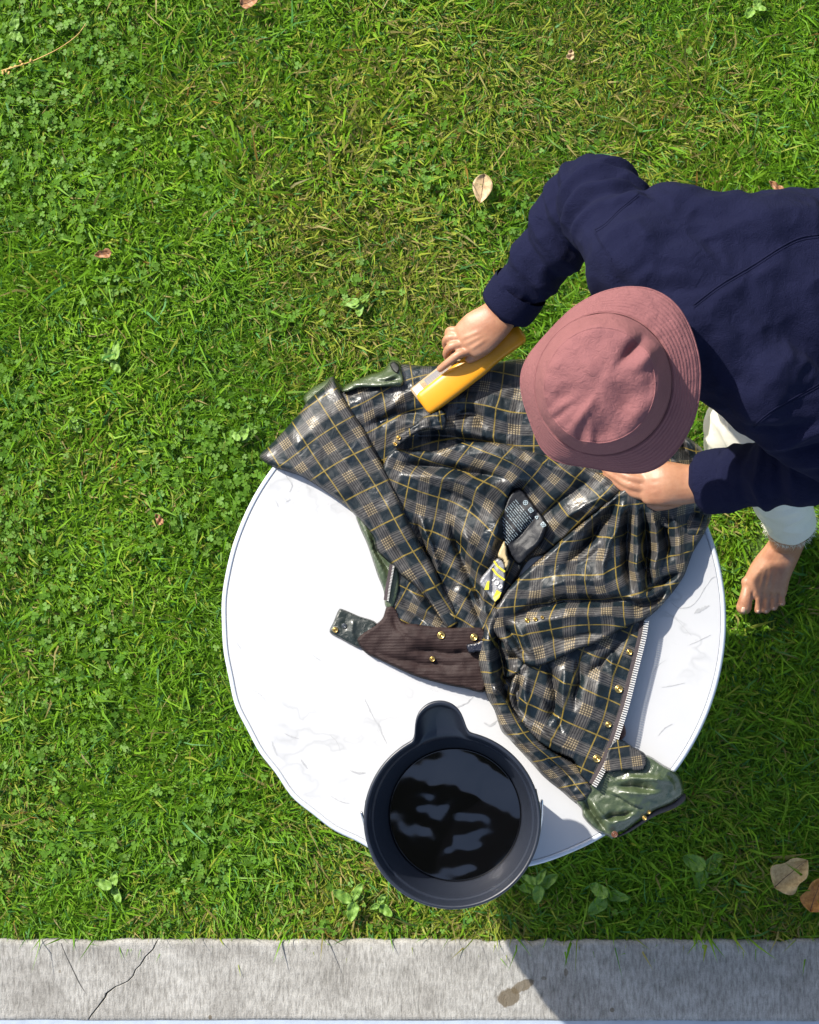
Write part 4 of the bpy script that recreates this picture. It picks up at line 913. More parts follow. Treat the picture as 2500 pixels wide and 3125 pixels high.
def set_co(me, a): me.vertices.foreach_set('co', a.astype(np.float32).ravel()); me.update()
def relax(me, iters, lam=.5, mask=None):
    e = np.zeros(len(me.edges)*2, int); me.edges.foreach_get('vertices', e); e = e.reshape(-1, 2); p = co_of(me); n = len(p)
    deg = np.bincount(e.ravel(), minlength=n)[:, None]
    for _ in range(iters):
        s = np.stack([np.bincount(e[:, 0], p[e[:, 1], k], n)+np.bincount(e[:, 1], p[e[:, 0], k], n) for k in range(3)], 1)
        d_ = (s/np.maximum(deg, 1)-p)*lam
        p = p+(d_ if mask is None else d_*mask[:, None])
    set_co(me, p)
def fold_field(p, lines):
    """height of folds along 3-D lines"""
    f = np.zeros(len(p))
    for ln, am, w in lines:
        ln = catmull(np.array([list(a) for a in ln]), 5, False) if len(ln) > 2 else np.array([list(a) for a in ln])
        best = np.full(len(p), 1e9); nr_ = np.zeros_like(p)
        for a, b in zip(ln[:-1], ln[1:]):
            ab = b-a; t = np.clip(((p-a) @ ab)/(ab @ ab+1e-12), 0, 1); c = a+t[:, None]*ab; dd = np.linalg.norm(p-c, axis=1); k = dd < best; best[k] = dd[k]; nr_[k] = c[k]
        tot = np.linalg.norm(ln[-1]-ln[0]); tp = np.clip(np.minimum(np.linalg.norm(nr_-ln[0], axis=1), np.linalg.norm(nr_-ln[-1], axis=1))/(tot*.3+1e-6), 0, 1)*.8+.2
        f += am*np.exp(-(best/w)**2)*tp
    return f

# joints
pel = V(2760, 850, .80+U*.5); c7 = V(2125, 930, .99+U)
shR = V(1915, 750, .905+U); shL = V(2365, 1185, .885+U)
elR = V(1795, 585, .735+U); wrR = V(1548, 938, .585+U)
elL = V(2590, 1405, .72+U); wrL = V(2152, 1474, .575+U)
head = V(1868, 1150, .965+U)
hipL = V(2720, 960, .76+U*.5); hipR = V(2800, 760, .78+U*.5)
knL = V(2300, 1310, .46); anL = V(2398, 1640, .085)
knR = V(2790, 600, .45); anR = V(2860, 660, .09)
person = empty('person', (float((anL.x+anR.x)/2), float((anL.y+anR.y)/2), 0)); tag(person, 'barefoot person in navy jacket and pink bucket hat bending over the table', 'person')

# hands: fingers are chains of knuckle points
def finger(pts, r0, r1, n=14): 
    cs, rs = smoothpath(pts, list(r0) if hasattr(r0, '__len__') else list(np.linspace(r0, r1, len(pts))), 4); return ring_tube(cs, rs, n)
hz0 = .597+U
right_hand = [
    ring_tube(*smoothpath([wrR+(elR-wrR).normalized()*.12, wrR+(elR-wrR).normalized()*.03, wrR, V(1508, 978, hz0), V(1462, 1015, hz0-.004), V(1425, 1040, hz0-.01)], [(.036, .032), (.031, .026), (.03, .022), (.036, .02), (.041, .018), (.036, .013)]), 24),
    finger([V(1432, 1072, hz0-.012), V(1400, 1082, hz0-.008), V(1368, 1106, hz0-.016), V(1343, 1126, hz0-.03)], .0086, .0068),                 # index along the brush
    finger([V(1412, 1050, hz0-.012), V(1376, 1058, hz0-.012), V(1362, 1082, hz0-.03), V(1378, 1100, hz0-.042)], .0086, .0068),
    finger([V(1402, 1030, hz0-.013), V(1366, 1032, hz0-.018), V(1362, 1058, hz0-.04), V(1384, 1076, hz0-.05)], .0084, .0066),
    finger([V(1400, 1010, hz0-.014), V(1372, 1008, hz0-.022), V(1368, 1028, hz0-.042), V(1388, 1046, hz0-.05)], .0076, .0062),
    finger([V(1508, 1020, hz0-.012), V(1490, 1054, hz0-.016), V(1462, 1078, hz0-.022), V(1432, 1096, hz0-.027)], .0145, .0086),                # thumb
    ball(V(1486, 1030, hz0-.012), (.022, .024, .014))]
hl = .57+U
left_hand = [
    ring_tube(*smoothpath([wrL+(elL-wrL).normalized()*.12, wrL+(elL-wrL).normalized()*.03, wrL, V(2089, 1478, hl), V(2024, 1476, hl+.004), V(1969, 1480, hl)], [(.037, .033), (.033, .028), (.033, .027), (.037, .027), (.041, .024), (.036, .014)]), 24),
    finger([V(2020, 1500, hl+.002), V(1978, 1512, hl-.002), V(1930, 1504, hl-.004), V(1888, 1477, hl-.014), V(1850, 1448, hl-.03)], .0102, .0072),
    finger([V(2020, 1486, hl+.006), V(1975, 1490, hl+.004), V(1924, 1480, hl+.002), V(1880, 1454, hl-.010), V(1844, 1428, hl-.03)], .0102, .0074),
    finger([V(2020, 1466, hl+.008), V(1974, 1466, hl+.006), V(1920, 1456, hl+.003), V(1876, 1432, hl-.010), V(1842, 1408, hl-.03)], .0102, .0074),
    finger([V(2020, 1446, hl+.006), V(1976, 1444, hl+.002), V(1926, 1432, hl), V(1886, 1412, hl-.012), V(1856, 1394, hl-.028)], .0098, .007),
    finger([V(2090, 1512, hl-.008), V(2040, 1532, hl-.014), V(1985, 1540, hl-.020), V(1935, 1526, hl-.028), V(1900, 1506, hl-.034)], .0155, .0088),               # thumb under the palm
    ball(V(2034, 1508, hl-.008), (.026, .024, .02))]
# left foot, toes towards the lower edge
def footpieces(an, mir=None):
    pc = [ring_tube(*smoothpath([knL, knL.lerp(anL, .35), knL.lerp(anL, .75), anL, V(2396, 1668, .066)], [(.05, .05), (.052, .056), (.036, .038), (.034, .036), (.036, .03)]), 24),
          ring_tube(*smoothpath([V(2428, 1600, .046), V(2412, 1640, .05), V(2385, 1690, .052), V(2352, 1745, .046), V(2334, 1795, .036), V(2330, 1818, .031)], [(.026, .026), (.033, .032), (.037, .034), (.043, .027), (.047, .018), (.045, .012)]), 24),
          ring_tube(*smoothpath([V(2396, 1665, .076), V(2370, 1700, .068), V(2345, 1745, .054)], [(.026, .02), (.028, .016), (.026, .012)]), 18)]
    for (bx, by, tx, ty, r, rt) in ((2282, 1800, 2270, 1860, .0118, .0128), (2318, 1812, 2314, 1862, .0064, .0071), (2341, 1812, 2338, 1862, .0063, .0069), (2363, 1808, 2362, 1853, .0062, .0068), (2385, 1803, 2386, 1840, .0061, .0067)):
        a, b = np.array((bx, by-6)), np.array((tx, ty+4)); m1 = a*.55+b*.45
        k = r > .01
        pc.append(finger([V(a[0], a[1]-18, .036), V(a[0], a[1], .036), V(m1[0], m1[1], .037), V(b[0], b[1]-(10 if k else 4), .031)], (.0138, .0124, .0142, .0163) if k else (r*1.1, r*.98, r*1.06, r*1.38), 0, 16))
    return pc
fp = footpieces(anL)
torso_body = [ring_tube(*smoothpath([pel-Vector((0, 0, .03)), pel.lerp(c7, .35)-Vector((0, 0, .07)), pel.lerp(c7, .7)-Vector((0, 0, .10)), c7-Vector((0, 0, .12))], [(.12, .08), (.11, .08), (.12, .07), (.06, .05)]), 24),
              ring_tube([shR, shR.lerp(shL, .5)-Vector((0, 0, .02)), shL], [.045, .05, .045], 20),
              ring_tube([c7-Vector((0, 0, .09)), c7.lerp(head, .6)-Vector((0, 0, .06)), head-Vector((0, 0, .02))], [.05, .05, .055], 20),
              ring_tube([shR, elR, wrR], [.045, .04, .03], 18), ring_tube([shL, elL, wrL], [.045, .04, .03], 18),
              ring_tube([hipL, knL, anL], [(.075, .075), (.052, .052), (.034, .034)], 20), ring_tube([hipR, knR, anR], [(.075, .075), (.052, .052), (.034, .034)], 20),
              ring_tube([hipL, pel, hipR], [.08, .09, .08], 20),
              ring_tube([anR+Vector((.03, .02, -.055)), anR+Vector((-.05, -.03, -.055)), anR+Vector((-.13, -.09, -.065))], [(.03, .03), (.042, .025), (.045, .014)], 18)]
# head: skull, jaw, nose and ears, face turned down towards the brush
hax = Vector((-.30, -.26, .92)).normalized(); fwd = Vector((-.75, -.42, -.40)); fwd = (fwd-hax*fwd.dot(hax)).normalized(); lat_ = hax.cross(fwd)
hr = Matrix((lat_, fwd, hax)).transposed()
torso_body += [ball(head+hax*.005, (.076, .096, .09), hr), ball(head+fwd*.035-hax*.06, (.055, .055, .055), hr), ball(head+fwd*.095-hax*.03, (.012, .016, .022), hr), ball(head+lat_*.078-hax*.02, (.01, .018, .03), hr), ball(head-lat_*.078-hax*.02, (.01, .018, .03), hr),
               ball(head+fwd*.083-hax*.075, (.026, .012, .008), hr), ball(head+fwd*.09+hax*.008, (.05, .012, .01), hr)]
body_me = fuse('body', torso_body+right_hand+left_hand+fp, .0024, 2, .4)
p = co_of(body_me); nn = no_of(body_me)
# knuckle creases and foot tendons
lines = [([V(x0, y0, .05), V(x1, y1, .038)], -.005, .0028) for x0, y0, x1, y1 in ((2300, 1800, 2294, 1862), (2329, 1806, 2326, 1868), (2352, 1804, 2350, 1864), (2374, 1800, 2374, 1852))]
lines += [([V(2338, 1735, .075), V(2320, 1800, .055)], .0036, .004), ([V(2352, 1735, .075), V(2341, 1800, .055)], .0036, .004), ([V(2366, 1735, .07), V(2362, 1798, .055)], .0034, .004), ([V(2376, 1735, .065), V(2383, 1795, .05)], .003, .004),
         ([V(2340, 1710, .085), V(2290, 1790, .055)], .003, .006), ([V(2014, 1458, hl+.028), V(1944, 1464, hl+.02)], .0018, .004), ([V(2014, 1480, hl+.028), V(1944, 1488, hl+.02)], .0018, .004), ([V(2019, 1498, hl+.028), V(1949, 1512, hl+.015)], .0016, .004),
         ([V(1470, 1010, hz0+.016), V(1405, 1035, hz0)], .0018, .004), ([V(1475, 1022, hz0+.016), V(1412, 1054, hz0)], .0018, .004), ([V(1482, 1035, hz0+.014), V(1430, 1070, hz0)], .0016, .004)]
p = p+nn*fold_field(p, lines)[:, None]; set_co(body_me, p)
body = link('body', body_me, M['skin'], person)
def nail(c, tdir, w, l, nrm=Vector((0, 0, 1))):
    t = Vector(tdir).normalized(); s = t.cross(nrm).normalized(); vs_, fs = [], []
    for j in range(5):
        for i in range(5):
            a, b = (i-2)/2, (j-2)/2; k = 1-.25*abs(b)**3*(1 if b > 0 else .4)
            vs_.append(Vector(c)+s*a*w*k+t*b*l-nrm*(a*a*w*.42+(max(b, 0)**2)*l*.25)-nrm*(abs(a*b)**2)*w*.2)
    for j in range(4):
        for i in range(4): fs.append((j*5+i, j*5+i+1, j*5+6+i, j*5+5+i))
    o = mesh('toenail', vs_, fs, M['nail'], person); md = o.modifiers.new('t', 'SOLIDIFY'); md.thickness = .0008
bt = BVHTree.FromPolygons([tuple(v) for v in co_of(body_me)], [tuple(f.vertices) for f in body_me.polygons])
def drop(x, y, z=1.6):
    w0 = V(x, y, z); o_ = Vector((0, 0, HC)); dr = (w0-o_).normalized(); h = bt.ray_cast(o_, dr); return h[0]
for x, y, w, l in ((2270, 1862, .0058, .0062), (2314, 1866, .003, .0028), (2338, 1866, .0028, .0026), (2362, 1857, .0026, .0024), (2386, 1844, .0024, .0022)):
    h = drop(x, y)
    if h: nail(h+Vector((0, 0, .0013)), (-.02, -1, -.2), w, l)

# navy jacket
lat3 = (shR-shL).normalized()
tors = []
cs = [c7+Vector((0, 0, -.075)), c7.lerp(pel, .16)+Vector((0, 0, -.085)), c7.lerp(pel, .38)+Vector((0, 0, -.085)), c7.lerp(pel, .65)+Vector((0, 0, -.06)), c7.lerp(pel, .95)+Vector((0, 0, -.03)), c7.lerp(pel, 1.12)+Vector((0, 0, -.03))]
rs = [(.105, .075), (.175, .105), (.19, .13), (.185, .135), (.19, .14), (.19, .14)]
tors.append(ring_tube(*smoothpath(cs, rs, 5), 40))
mid = shR.lerp(shL, .5)
tors.append(ring_tube(*smoothpath([shR+Vector((0, 0, -.012)), shR.lerp(mid, .6)+Vector((0, 0, -.005)), mid+Vector((0, 0, -.0)), shL.lerp(mid, .6)+Vector((0, 0, -.01)), shL+Vector((0, 0, -.02))], [(.088, .075), (.105, .088), (.11, .09), (.105, .088), (.088, .08)], 5), 32))
tors.append(ring_tube([V(2040, 720, .86+U), V(2280, 740, .855+U), V(2420, 730, .84+U)], [(.09, .085), (.085, .085), (.08, .08)], 28))   # right shoulder blade and flank
tors.append(ball(c7.lerp(mid, .4)+Vector((-.02, -.01, -.03)), (.09, .09, .07)))
tors.append(ring_tube([V(2015, 850, .87+U), V(1885, 800, .85+U)], [.085, .07], 28))                            # front of the right shoulder
dR = (wrR-elR).normalized(); dL = (wrL-elL).normalized()
tors.append(ring_tube(*smoothpath([shR.lerp(shL, .08), shR.lerp(elR, .45), elR+Vector((.004, 0, .005)), elR.lerp(wrR, .35), elR.lerp(wrR, .75), wrR-dR*.012], [(.088, .082), (.078, .074), (.064, .062), (.061, .058), (.053, .05), (.047, .044)], 5), 32))
tors.append(ring_tube(*smoothpath([shL.lerp(shR, .08), shL.lerp(elL, .5), elL, elL.lerp(wrL, .35), elL.lerp(wrL, .75), wrL-dL*.012], [(.09, .085), (.08, .078), (.068, .066), (.064, .06), (.056, .052), (.052, .048)], 5), 32))
nav = fuse('navy_jacket', tors, .0042, 7, .5)
p = co_of(nav); nn = no_of(nav)
def aw(a, b, t, off): return tuple(Vector(a).lerp(Vector(b), t)+Vector(off))
fl = []
# creases that ring the right elbow and bunch below the shoulder
def creases(a, b, ts, r, am, w, ph, skew):
    ax = (b-a).normalized(); s = ax.cross(Vector((0, 0, 1))).normalized(); u = s.cross(ax)
    for i, t in enumerate(ts):
        c = a.lerp(b, t); pts = []
        for k in range(6):
            ang = ph[0]+(ph[1]-ph[0])*k/5; pts.append(c+(s*math.cos(ang)+u*math.sin(ang))*r+ax*(skew*(k-2.5)/2.5+random.uniform(-.006, .006)))
        fl.append((pts, am*2.1*(1 if i % 2 == 0 else -1)*random.uniform(.6, 1.3), w))
creases(shR, elR, (.2, .32, .44, .56, .68, .8), .078, .0055, .010, (R(15), R(175)), .03)
creases(shR, elR, (.25, .4, .55, .7, .85), .075, .005, .009, (R(-60), R(70)), -.02)
creases(elR, wrR, (.0, .09, .18, .27, .38, .5, .64, .78), .06, .004, .009, (R(-20), R(200)), .02)
creases(elL, wrL, (.05, .16, .28, .4, .52, .66, .8), .062, .0042, .010, (R(-20), R(200)), .022)
creases(shL, elL, (.3, .45, .6, .75, .9), .08, .0055, .011, (R(0), R(180)), .03)
zb_ = 1.02+U
for (a, b, c_, am, w) in (((1900, 860), (2000, 830), (2140, 835), .004, .012), ((1960, 900), (2060, 870), (2160, 875), -.004, .010), ((2200, 1000), (2230, 1080), (2210, 1180), .005, .016), ((2260, 960), (2300, 1060), (2290, 1160), -.004, .014),
                          ((2250, 1260), (2340, 1290), (2480, 1270), .006, .012), ((2260, 1300), (2350, 1320), (2480, 1310), -.006, .010), ((2250, 1330), (2330, 1352), (2450, 1345), .005, .009), ((2060, 640), (2200, 660), (2330, 690), -.003, .02), ((1880, 780), (1930, 850), (1950, 910), .005, .013), ((1840, 800), (1880, 860), (1900, 900), -.005, .010),
                          ((2330, 860), (2400, 920), (2480, 960), -.003, .02), ((2280, 620), (2380, 650), (2480, 720), .005, .022), ((2160, 1120), (2260, 1180), (2380, 1200), -.005, .016)):
    q = []
    for (x, y) in (a, b, c_):
        # meet the cloth along the line of sight
        d_ = np.hypot(*(PX(p)-np.array([x, y])).T); k = np.where(d_ < 14)[0]
        if len(k): q.append(p[k[np.argmax(p[k, 2])]])
    if len(q) == 3: fl.append((q, am, w))
ff = fold_field(p, fl)
nz1 = nz(p, 9, (4, 2, 1))*.006+nz(p, 20, (1, 7, 3))*.003-np.abs(nz(p*np.array([1, 1, .6]), 13, (6, 2, 9)))*.012-np.abs(nz(p, 27, (3, 8, 2)))*.005+.004
p = p+nn*(ff+nz1)[:, None]; set_co(nav, p); relax(nav, 1, .4)
navy = link('navy_jacket', nav, M['navy'], person); navy['label'] = 'navy brushed cotton jacket'
jt = BVHTree.FromPolygons([tuple(v) for v in co_of(nav)], [tuple(f.vertices) for f in nav.polygons])
def on_cloth(tree, x, y, lift=0.):
    o_ = Vector((0, 0, HC)); dr = (V(x, y, .8)-o_).normalized(); h = tree.ray_cast(o_, dr)
    return h[0]+h[1]*lift if h[0] else None
def seam(line, r=.0016, off=0.):
    pts = catmull(line, 10, False); pts = pts+np.array([0, off]); w = [on_cloth(jt, a, b, r*.15) for a, b in pts]; w = [a for a in w if a]
    if len(w) > 3: tube('seam', w, r, M['navy'], navy, 6)
for o_ in (0, 9): seam([(2118, 930), (2200, 868), (2300, 808), (2380, 756), (2440, 726), (2500, 716)], .0014 if not o_ else .0009, o_)
for o_ in (0, 8):
    seam([(1950, 590), (1890, 640), (1850, 680), (1815, 702)], .001, o_); seam([(1815, 702), (1835, 742), (1868, 790)], .001, o_)
    seam([(2300, 1298), (2360, 1250), (2430, 1210), (2500, 1172)], .001, o_)
# ribbed cuffs
def cuff(wr, dr, ra, rb, name='cuff'):
    cs = [wr-dr*.05, wr-dr*.03, wr-dr*.006, wr+dr*.002, wr+dr*.0025, wr-dr*.01]; s = dr.cross(Vector((0, 0, 1))).normalized(); u = s.cross(dr); k_ = [1.02, 1.05, 1.035, 1., .93, .9]
    vs_, fs = [], []; n = 72
    for c, k in zip(cs, k_):
        for i in range(n):
            a = 2*math.pi*i/n; rr = k*(1+.006*(i % 2)); vs_.append(c+s*math.cos(a)*ra*rr+u*math.sin(a)*rb*rr)
    for j in range(len(cs)-1):
        for i in range(n): fs.append((j*n+i, j*n+(i+1) % n, (j+1)*n+(i+1) % n, (j+1)*n+i))
    return mesh(name, vs_, fs, M['navy'], navy)
cuff(wrR, dR, .051, .047); cuff(wrL, dL, .056, .051)

# white cropped trousers with a frayed hem
hem = anL.lerp(knL, .16)
tro = [ring_tube(*smoothpath([hipL+Vector((.02, .02, .02)), hipL.lerp(knL, .5)+Vector((0, 0, .0)), knL+Vector((-.012, -.0, .005)), knL.lerp(hem, .5)+Vector((.012, .0, 0)), hem+Vector((.016, .004, 0)), hem+(anL-knL).normalized()*.015+Vector((.016, .004, 0))], [(.115, .11), (.105, .1), (.09, .086), (.07, .072), (.053, .06), (.052, .059)], 5), 36),
       ring_tube(*smoothpath([hipR, hipR.lerp(knR, .5), knR, knR.lerp(anR, .5), anR.lerp(knR, .2)], [(.115, .11), (.1, .1), (.085, .085), (.07, .07), (.06, .06)], 4), 30),
       ring_tube([hipL, pel+Vector((0, 0, -.02)), hipR], [(.115, .115), (.12, .12), (.115, .115)], 30)]
tm = fuse('trousers', tro, .0045, 5)
p = co_of(tm); nn = no_of(tm)
fl = []; creases(knL, hem, (.1, .25, .42, .58, .74, .88), .082, .005, .010, (R(-40), R(220)), .03); creases(hipL, knL, (.4, .55, .7, .82, .93), .1, .006, .012, (R(0), R(180)), .04)
p = p+nn*(fold_field(p, fl)+nz(p, 14, (2, 3, 4))*.003-np.abs(nz(p, 18, (7, 3, 4)))*.009)[:, None]
# hollow the hem: push the cap up into the leg
axl = (anL-knL).normalized(); hc = hem+axl*.015+Vector((.016, .004, 0)); rel = p-np.array(hc); al = rel @ np.array(axl); rad_ = np.linalg.norm(rel-al[:, None]*np.array(axl), axis=1)
k = (al > -.004) & (np.linalg.norm(rel, axis=1) < .12); p[k] -= np.array(axl)*(al[k]+.004)[:, None]
k = (al > -.006) & (np.linalg.norm(rel, axis=1) < .12) & (rad_ < .048); p[k] -= np.array(axl)*.02*(1-rad_[k]/.048)[:, None]
set_co(tm, p)
trous = link('trousers', tm, M['white_cloth'], person); trous['label'] = 'white cropped trousers with frayed hem'
fv, ff_ = [], []
s = axl.cross(Vector((0, 0, 1))).normalized(); u = s.cross(axl)
for i in range(520):
    a = random.uniform(0, 2*math.pi); c = hc+(s*math.cos(a)*.053+u*math.sin(a)*.06)*random.uniform(.95, 1.0)-axl*.006
    L = random.uniform(.003, .012)*(1.8 if random.random() < .06 else 1); dr = (axl+Vector((random.uniform(-.7, .7), random.uniform(-.7, .7), random.uniform(-.3, .3)))+(s*math.cos(a)+u*math.sin(a))*.4).normalized()
    w = dr.cross(Vector((random.random(), random.random(), random.random()))).normalized()*.0005
    o_ = len(fv); b = c+dr*L*.5+Vector((0, 0, random.uniform(-.001, .001))); e_ = c+dr*L; fv += [c-w, c+w, b+w, b-w, e_]; ff_ += [(o_, o_+1, o_+2, o_+3), (o_+3, o_+2, o_+4)]
fo = mesh('frayed_threads', fv, ff_, M['white_cloth'], trous, False); fo['kind'] = 'stuff'

# bucket hat: brim and crown lofted from rings seen in the photograph
oh = U+.07
def ring_from(pts, n=120):
    q = catmull(pts, 12); seg = np.hypot(*np.diff(np.vstack([q, q[:1]]), axis=0).T); L = np.r_[0, np.cumsum(seg)]; qq = np.vstack([q, q[:1]]); s_ = np.linspace(0, L[-1], n, endpoint=False)
    r = np.c_[np.interp(s_, L, qq[:, 0]), np.interp(s_, L, qq[:, 1])]; return r
def polar_ring(pts, c, n=144):
    q = catmull(pts, 14)-np.array(c); ang = np.arctan2(q[:, 1], q[:, 0]); o_ = np.argsort(ang); ang = ang[o_]; rr = np.hypot(*q.T)[o_]
    t = np.linspace(-math.pi, math.pi, n, endpoint=False); r = np.interp(t, np.r_[ang-2*math.pi, ang, ang+2*math.pi], np.tile(rr, 3)); r = np.convolve(np.r_[r[-3:], r, r[:3]], np.ones(7)/7, 'valid')
    return t, r
brim_pts = [(1940, 877), (2010, 892), (2070, 940), (2112, 1020), (2134, 1110), (2134, 1190), (2118, 1275), (2070, 1365), (2010, 1425), (1950, 1442), (1880, 1438), (1780, 1420), (1700, 1408), (1655, 1370), (1615, 1270), (1592, 1190), (1594, 1130), (1620, 1080), (1680, 1010), (1740, 950), (1800, 910), (1870, 884)]
bcx, bcy = 1866, 1160
tt, rb = polar_ring(brim_pts, (bcx, bcy))
ccx, ccy = 1842, 1172; ck = 148.
# the crown leans towards the lower left
hat = empty('bucket_hat', tuple(V(1860, 1160, .93+oh))); tag(hat, 'faded pink cotton bucket hat on the head of the bending person', 'hat')
cen = np.array(P(bcx, bcy, .93+oh))
def hat_z(w): return .26*(w[..., 0]-cen[0])+.22*(w[..., 1]-cen[1])
n = len(tt); rows = []; ringv = []
def add_ring(x, y, z, ring): 
    w = P(x, y, z); w2 = P(x, y, z-hat_z(w)*-1); rows.append(w2); ringv.append(ring)
cr = 1+.02*np.cos(2*tt+.8)
for k in np.linspace(0, 1, 13):      # brim from edge to crown
    x = (bcx+rb*np.cos(tt))*(1-k)+(ccx+206*cr*np.cos(tt))*k; y = (bcy+rb*np.sin(tt))*(1-k)+(ccy+220*cr*np.sin(tt))*k
    z = .925+oh+.042*k**.85+.006*np.sin(3*tt+1)*(1-k)-.010*np.exp(-((tt-2.3)/.5)**2)*(1-k)-.016*np.exp(-((tt+2.3)/.4)**2)*(1-k)
    add_ring(x, y, z, k)
nb = len(rows)
for k in np.linspace(0, 1, 9)[0:]:   # crown wall
    f = 1-.185*k**1.4; x = ccx-10*k+(204*f)*cr*np.cos(tt); y = ccy+4*k+(218*f)*cr*np.sin(tt); add_ring(x, y, np.full(n, .966+oh+.075*k**.9), 2+k)
for k in (.06, .13, .22, .34, .48, .62, .76, .88, .96):   # top
    f = .815*(1-k); x = ccx-11+204*f*cr*np.cos(tt); y = ccy+4+218*f*cr*np.sin(tt); add_ring(x, y, np.full(n, 1.041+oh+.022*(1-(1-k)**2.2)), 4)
hv = np.vstack(rows); hring = np.repeat(ringv, n)
px = PX(hv)
def hd(x, y, sx, sy, ang): 
    c_, s_ = math.cos(ang), math.sin(ang); dx, dy = px[:, 0]-x, px[:, 1]-y; a = (dx*c_+dy*s_)/sx; b = (-dx*s_+dy*c_)/sy; return np.exp(-(a*a+b*b))
cw = np.clip(hring-1.2, 0, 1)
dz = cw*(-.016*hd(1930, 1065, 46, 16, -.8)+.008*hd(1975, 1090, 50, 18, -.8)-.012*hd(1905, 1225, 40, 56, .4)+.010*hd(1945, 1260, 22, 40, .5)-.012*hd(1840, 1310, 34, 34, 0)+.008*hd(1775, 1270, 70, 14, -.9)-.009*hd(1735, 1185, 90, 16, -.85)+.006*hd(1790, 1130, 90, 20, -.8)-.008*hd(1700, 1270, 50, 12, -.6)-.008*hd(1770, 1350, 16, 34, .1)+.007*hd(1800, 1350, 12, 30, .1)-.006*hd(1860, 1125, 50, 12, .5)+.006*hd(1690, 1130, 60, 16, -.9)-.006*hd(1990, 1160, 16, 50, .2))
dz += cw*(nz(hv, 26, (5, 1, 2))*.006+nz(hv, 60, (3, 3, 1))*.003)+(1-cw)*(nz(hv, 70, (1, 1, 4))*.0016+nz(hv, 22, (8, 1, 4))*.003)
hv[:, 2] += dz
def hat_part(name, i0, i1, cap=False):
    v = hv[i0*n:i1*n]; fs = [(j*n+k, j*n+(k+1) % n, (j+1)*n+(k+1) % n, (j+1)*n+k) for j in range(i1-i0-1) for k in range(n)]
    if cap: fs.append(tuple(range((i1-i0-1)*n, (i1-i0)*n)))
    o = mesh(name, v, fs, M['hat'], hat); at = o.data.attributes.new('ring', 'FLOAT', 'POINT'); at.data.foreach_set('value', hring[i0*n:i1*n].astype(np.float32)*(1 if not cap else 0))
    bm = bmesh.new(); bm.from_mesh(o.data); bmesh.ops.recalc_face_normals(bm, faces=bm.faces); bm.to_mesh(o.data); bm.free()
    md = o.modifiers.new('t', 'SOLIDIFY'); md.thickness = .0018; md.offset = 0
    return o
brim = hat_part('brim', 0, nb); crown = hat_part('crown', nb, len(rows), True)
ht = BVHTree.FromPolygons([tuple(v) for v in hv], [(j*n+k, j*n+(k+1) % n, (j+1)*n+(k+1) % n, (j+1)*n+k) for j in range(len(rows)-1) for k in range(n)])
def hat_tube(name, idx, r, par, off=(0, 0, 0)):
    pts = [Vector(a)+Vector(off) for a in hv[idx*n:(idx+1)*n]]; pts.append(pts[0]); tube(name, pts, r, M['hat'], par, 6, False)
hat_tube('edge_piping', 0, .0022, brim); hat_tube('band_seam', nb+1, .0016, crown); hat_tube('top_seam', nb+8, .0014, crown)
for x, y in ((2018, 1168), (2012, 1192)):
    h = ht.ray_cast(Vector((0, 0, HC)), (V(x, y, .9)-Vector((0, 0, HC))).normalized())
    if h[0]:
        q = h[1].to_track_quat('Z', 'Y').to_matrix(); vs_, fs = [], []
        for i in range(16):
            a = 2*math.pi*i/16
            for j in range(6):
                b = 2*math.pi*j/6; r_ = .0032+.001*math.cos(b); vs_.append(h[0]+q @ Vector((r_*math.cos(a), r_*math.sin(a), .001*math.sin(b)+.0006)))
        fs = [(i*6+j, i*6+(j+1) % 6, ((i+1) % 16)*6+(j+1) % 6, ((i+1) % 16)*6+j) for i in range(16) for j in range(6)]
        mesh('vent_eyelet', vs_, fs, M['hat'], crown)
# ------------------------------------------------------------------ yellow brush in the right hand
brush = empty('scrubbing_brush', tuple(V(1430, 1120, ZT+.06))); tag(brush, 'yellow plastic scrubbing brush held in the right hand', 'brush')
def bar(name, stations, mt, parent, n=20):
    """rounded bar: stations of (centre, half width, half height)"""
    cs = [Vector(s[0]) for s in stations]; ax = (cs[-1]-cs[0]).normalized(); sd_ = ax.cross(Vector((0, 0, 1))).normalized(); uu = sd_.cross(ax); vs_, fs = [], []
    for c, w, h in stations:
        for i in range(n):
            a = 2*math.pi*i/n; ca, sa_ = math.cos(a), math.sin(a); e_ = .55
            vs_.append(Vector(c)+sd_*w*math.copysign(abs(ca)**e_, ca)+uu*h*math.copysign(abs(sa_)**e_, sa_))
    m_ = len(stations)
    for j in range(m_-1):
        for i in range(n): fs.append((j*n+i, j*n+(i+1) % n, (j+1)*n+(i+1) % n, (j+1)*n+i))
    fs += [tuple(range(n))[::-1], tuple(range((m_-1)*n, m_*n))]
    return mesh(name, vs_, fs, mt, parent)
bz = ZT+.080
A_, B_ = V(1290, 1238, bz-.034), V(1592, 1008, bz-.022)
st = [(A_.lerp(B_, t), w, h) for t, w, h in ((0, .014, .006), (.012, .021, .011), (.04, .0235, .013), (.3, .0245, .014), (.55, .024, .0145), (.66, .021, .0145), (.78, .0205, .014), (.9, .022, .013), (.97, .021, .012), (.992, .016, .009), (1, .01, .005))]
bar('handle', st, M['yellow'], brush)
sd2 = (B_-A_).cross(Vector((0, 0, 1))).normalized()
off = -sd2*.024 if (PX(np.array(A_-sd2*.03))[1] < PX(np.array(A_))[1]) else sd2*.024
A2, B2 = A_+off+Vector((0, 0, -.016)), A_.lerp(B_, .55)+off+Vector((0, 0, -.016))
bar('bristle_block', [(A2.lerp(B2, t), w, .011) for t, w in ((0, .012), (.01, .0165), (.5, .017), (.99, .0165), (1, .012))], M['bristle'], brush)
bv, bf = [], []
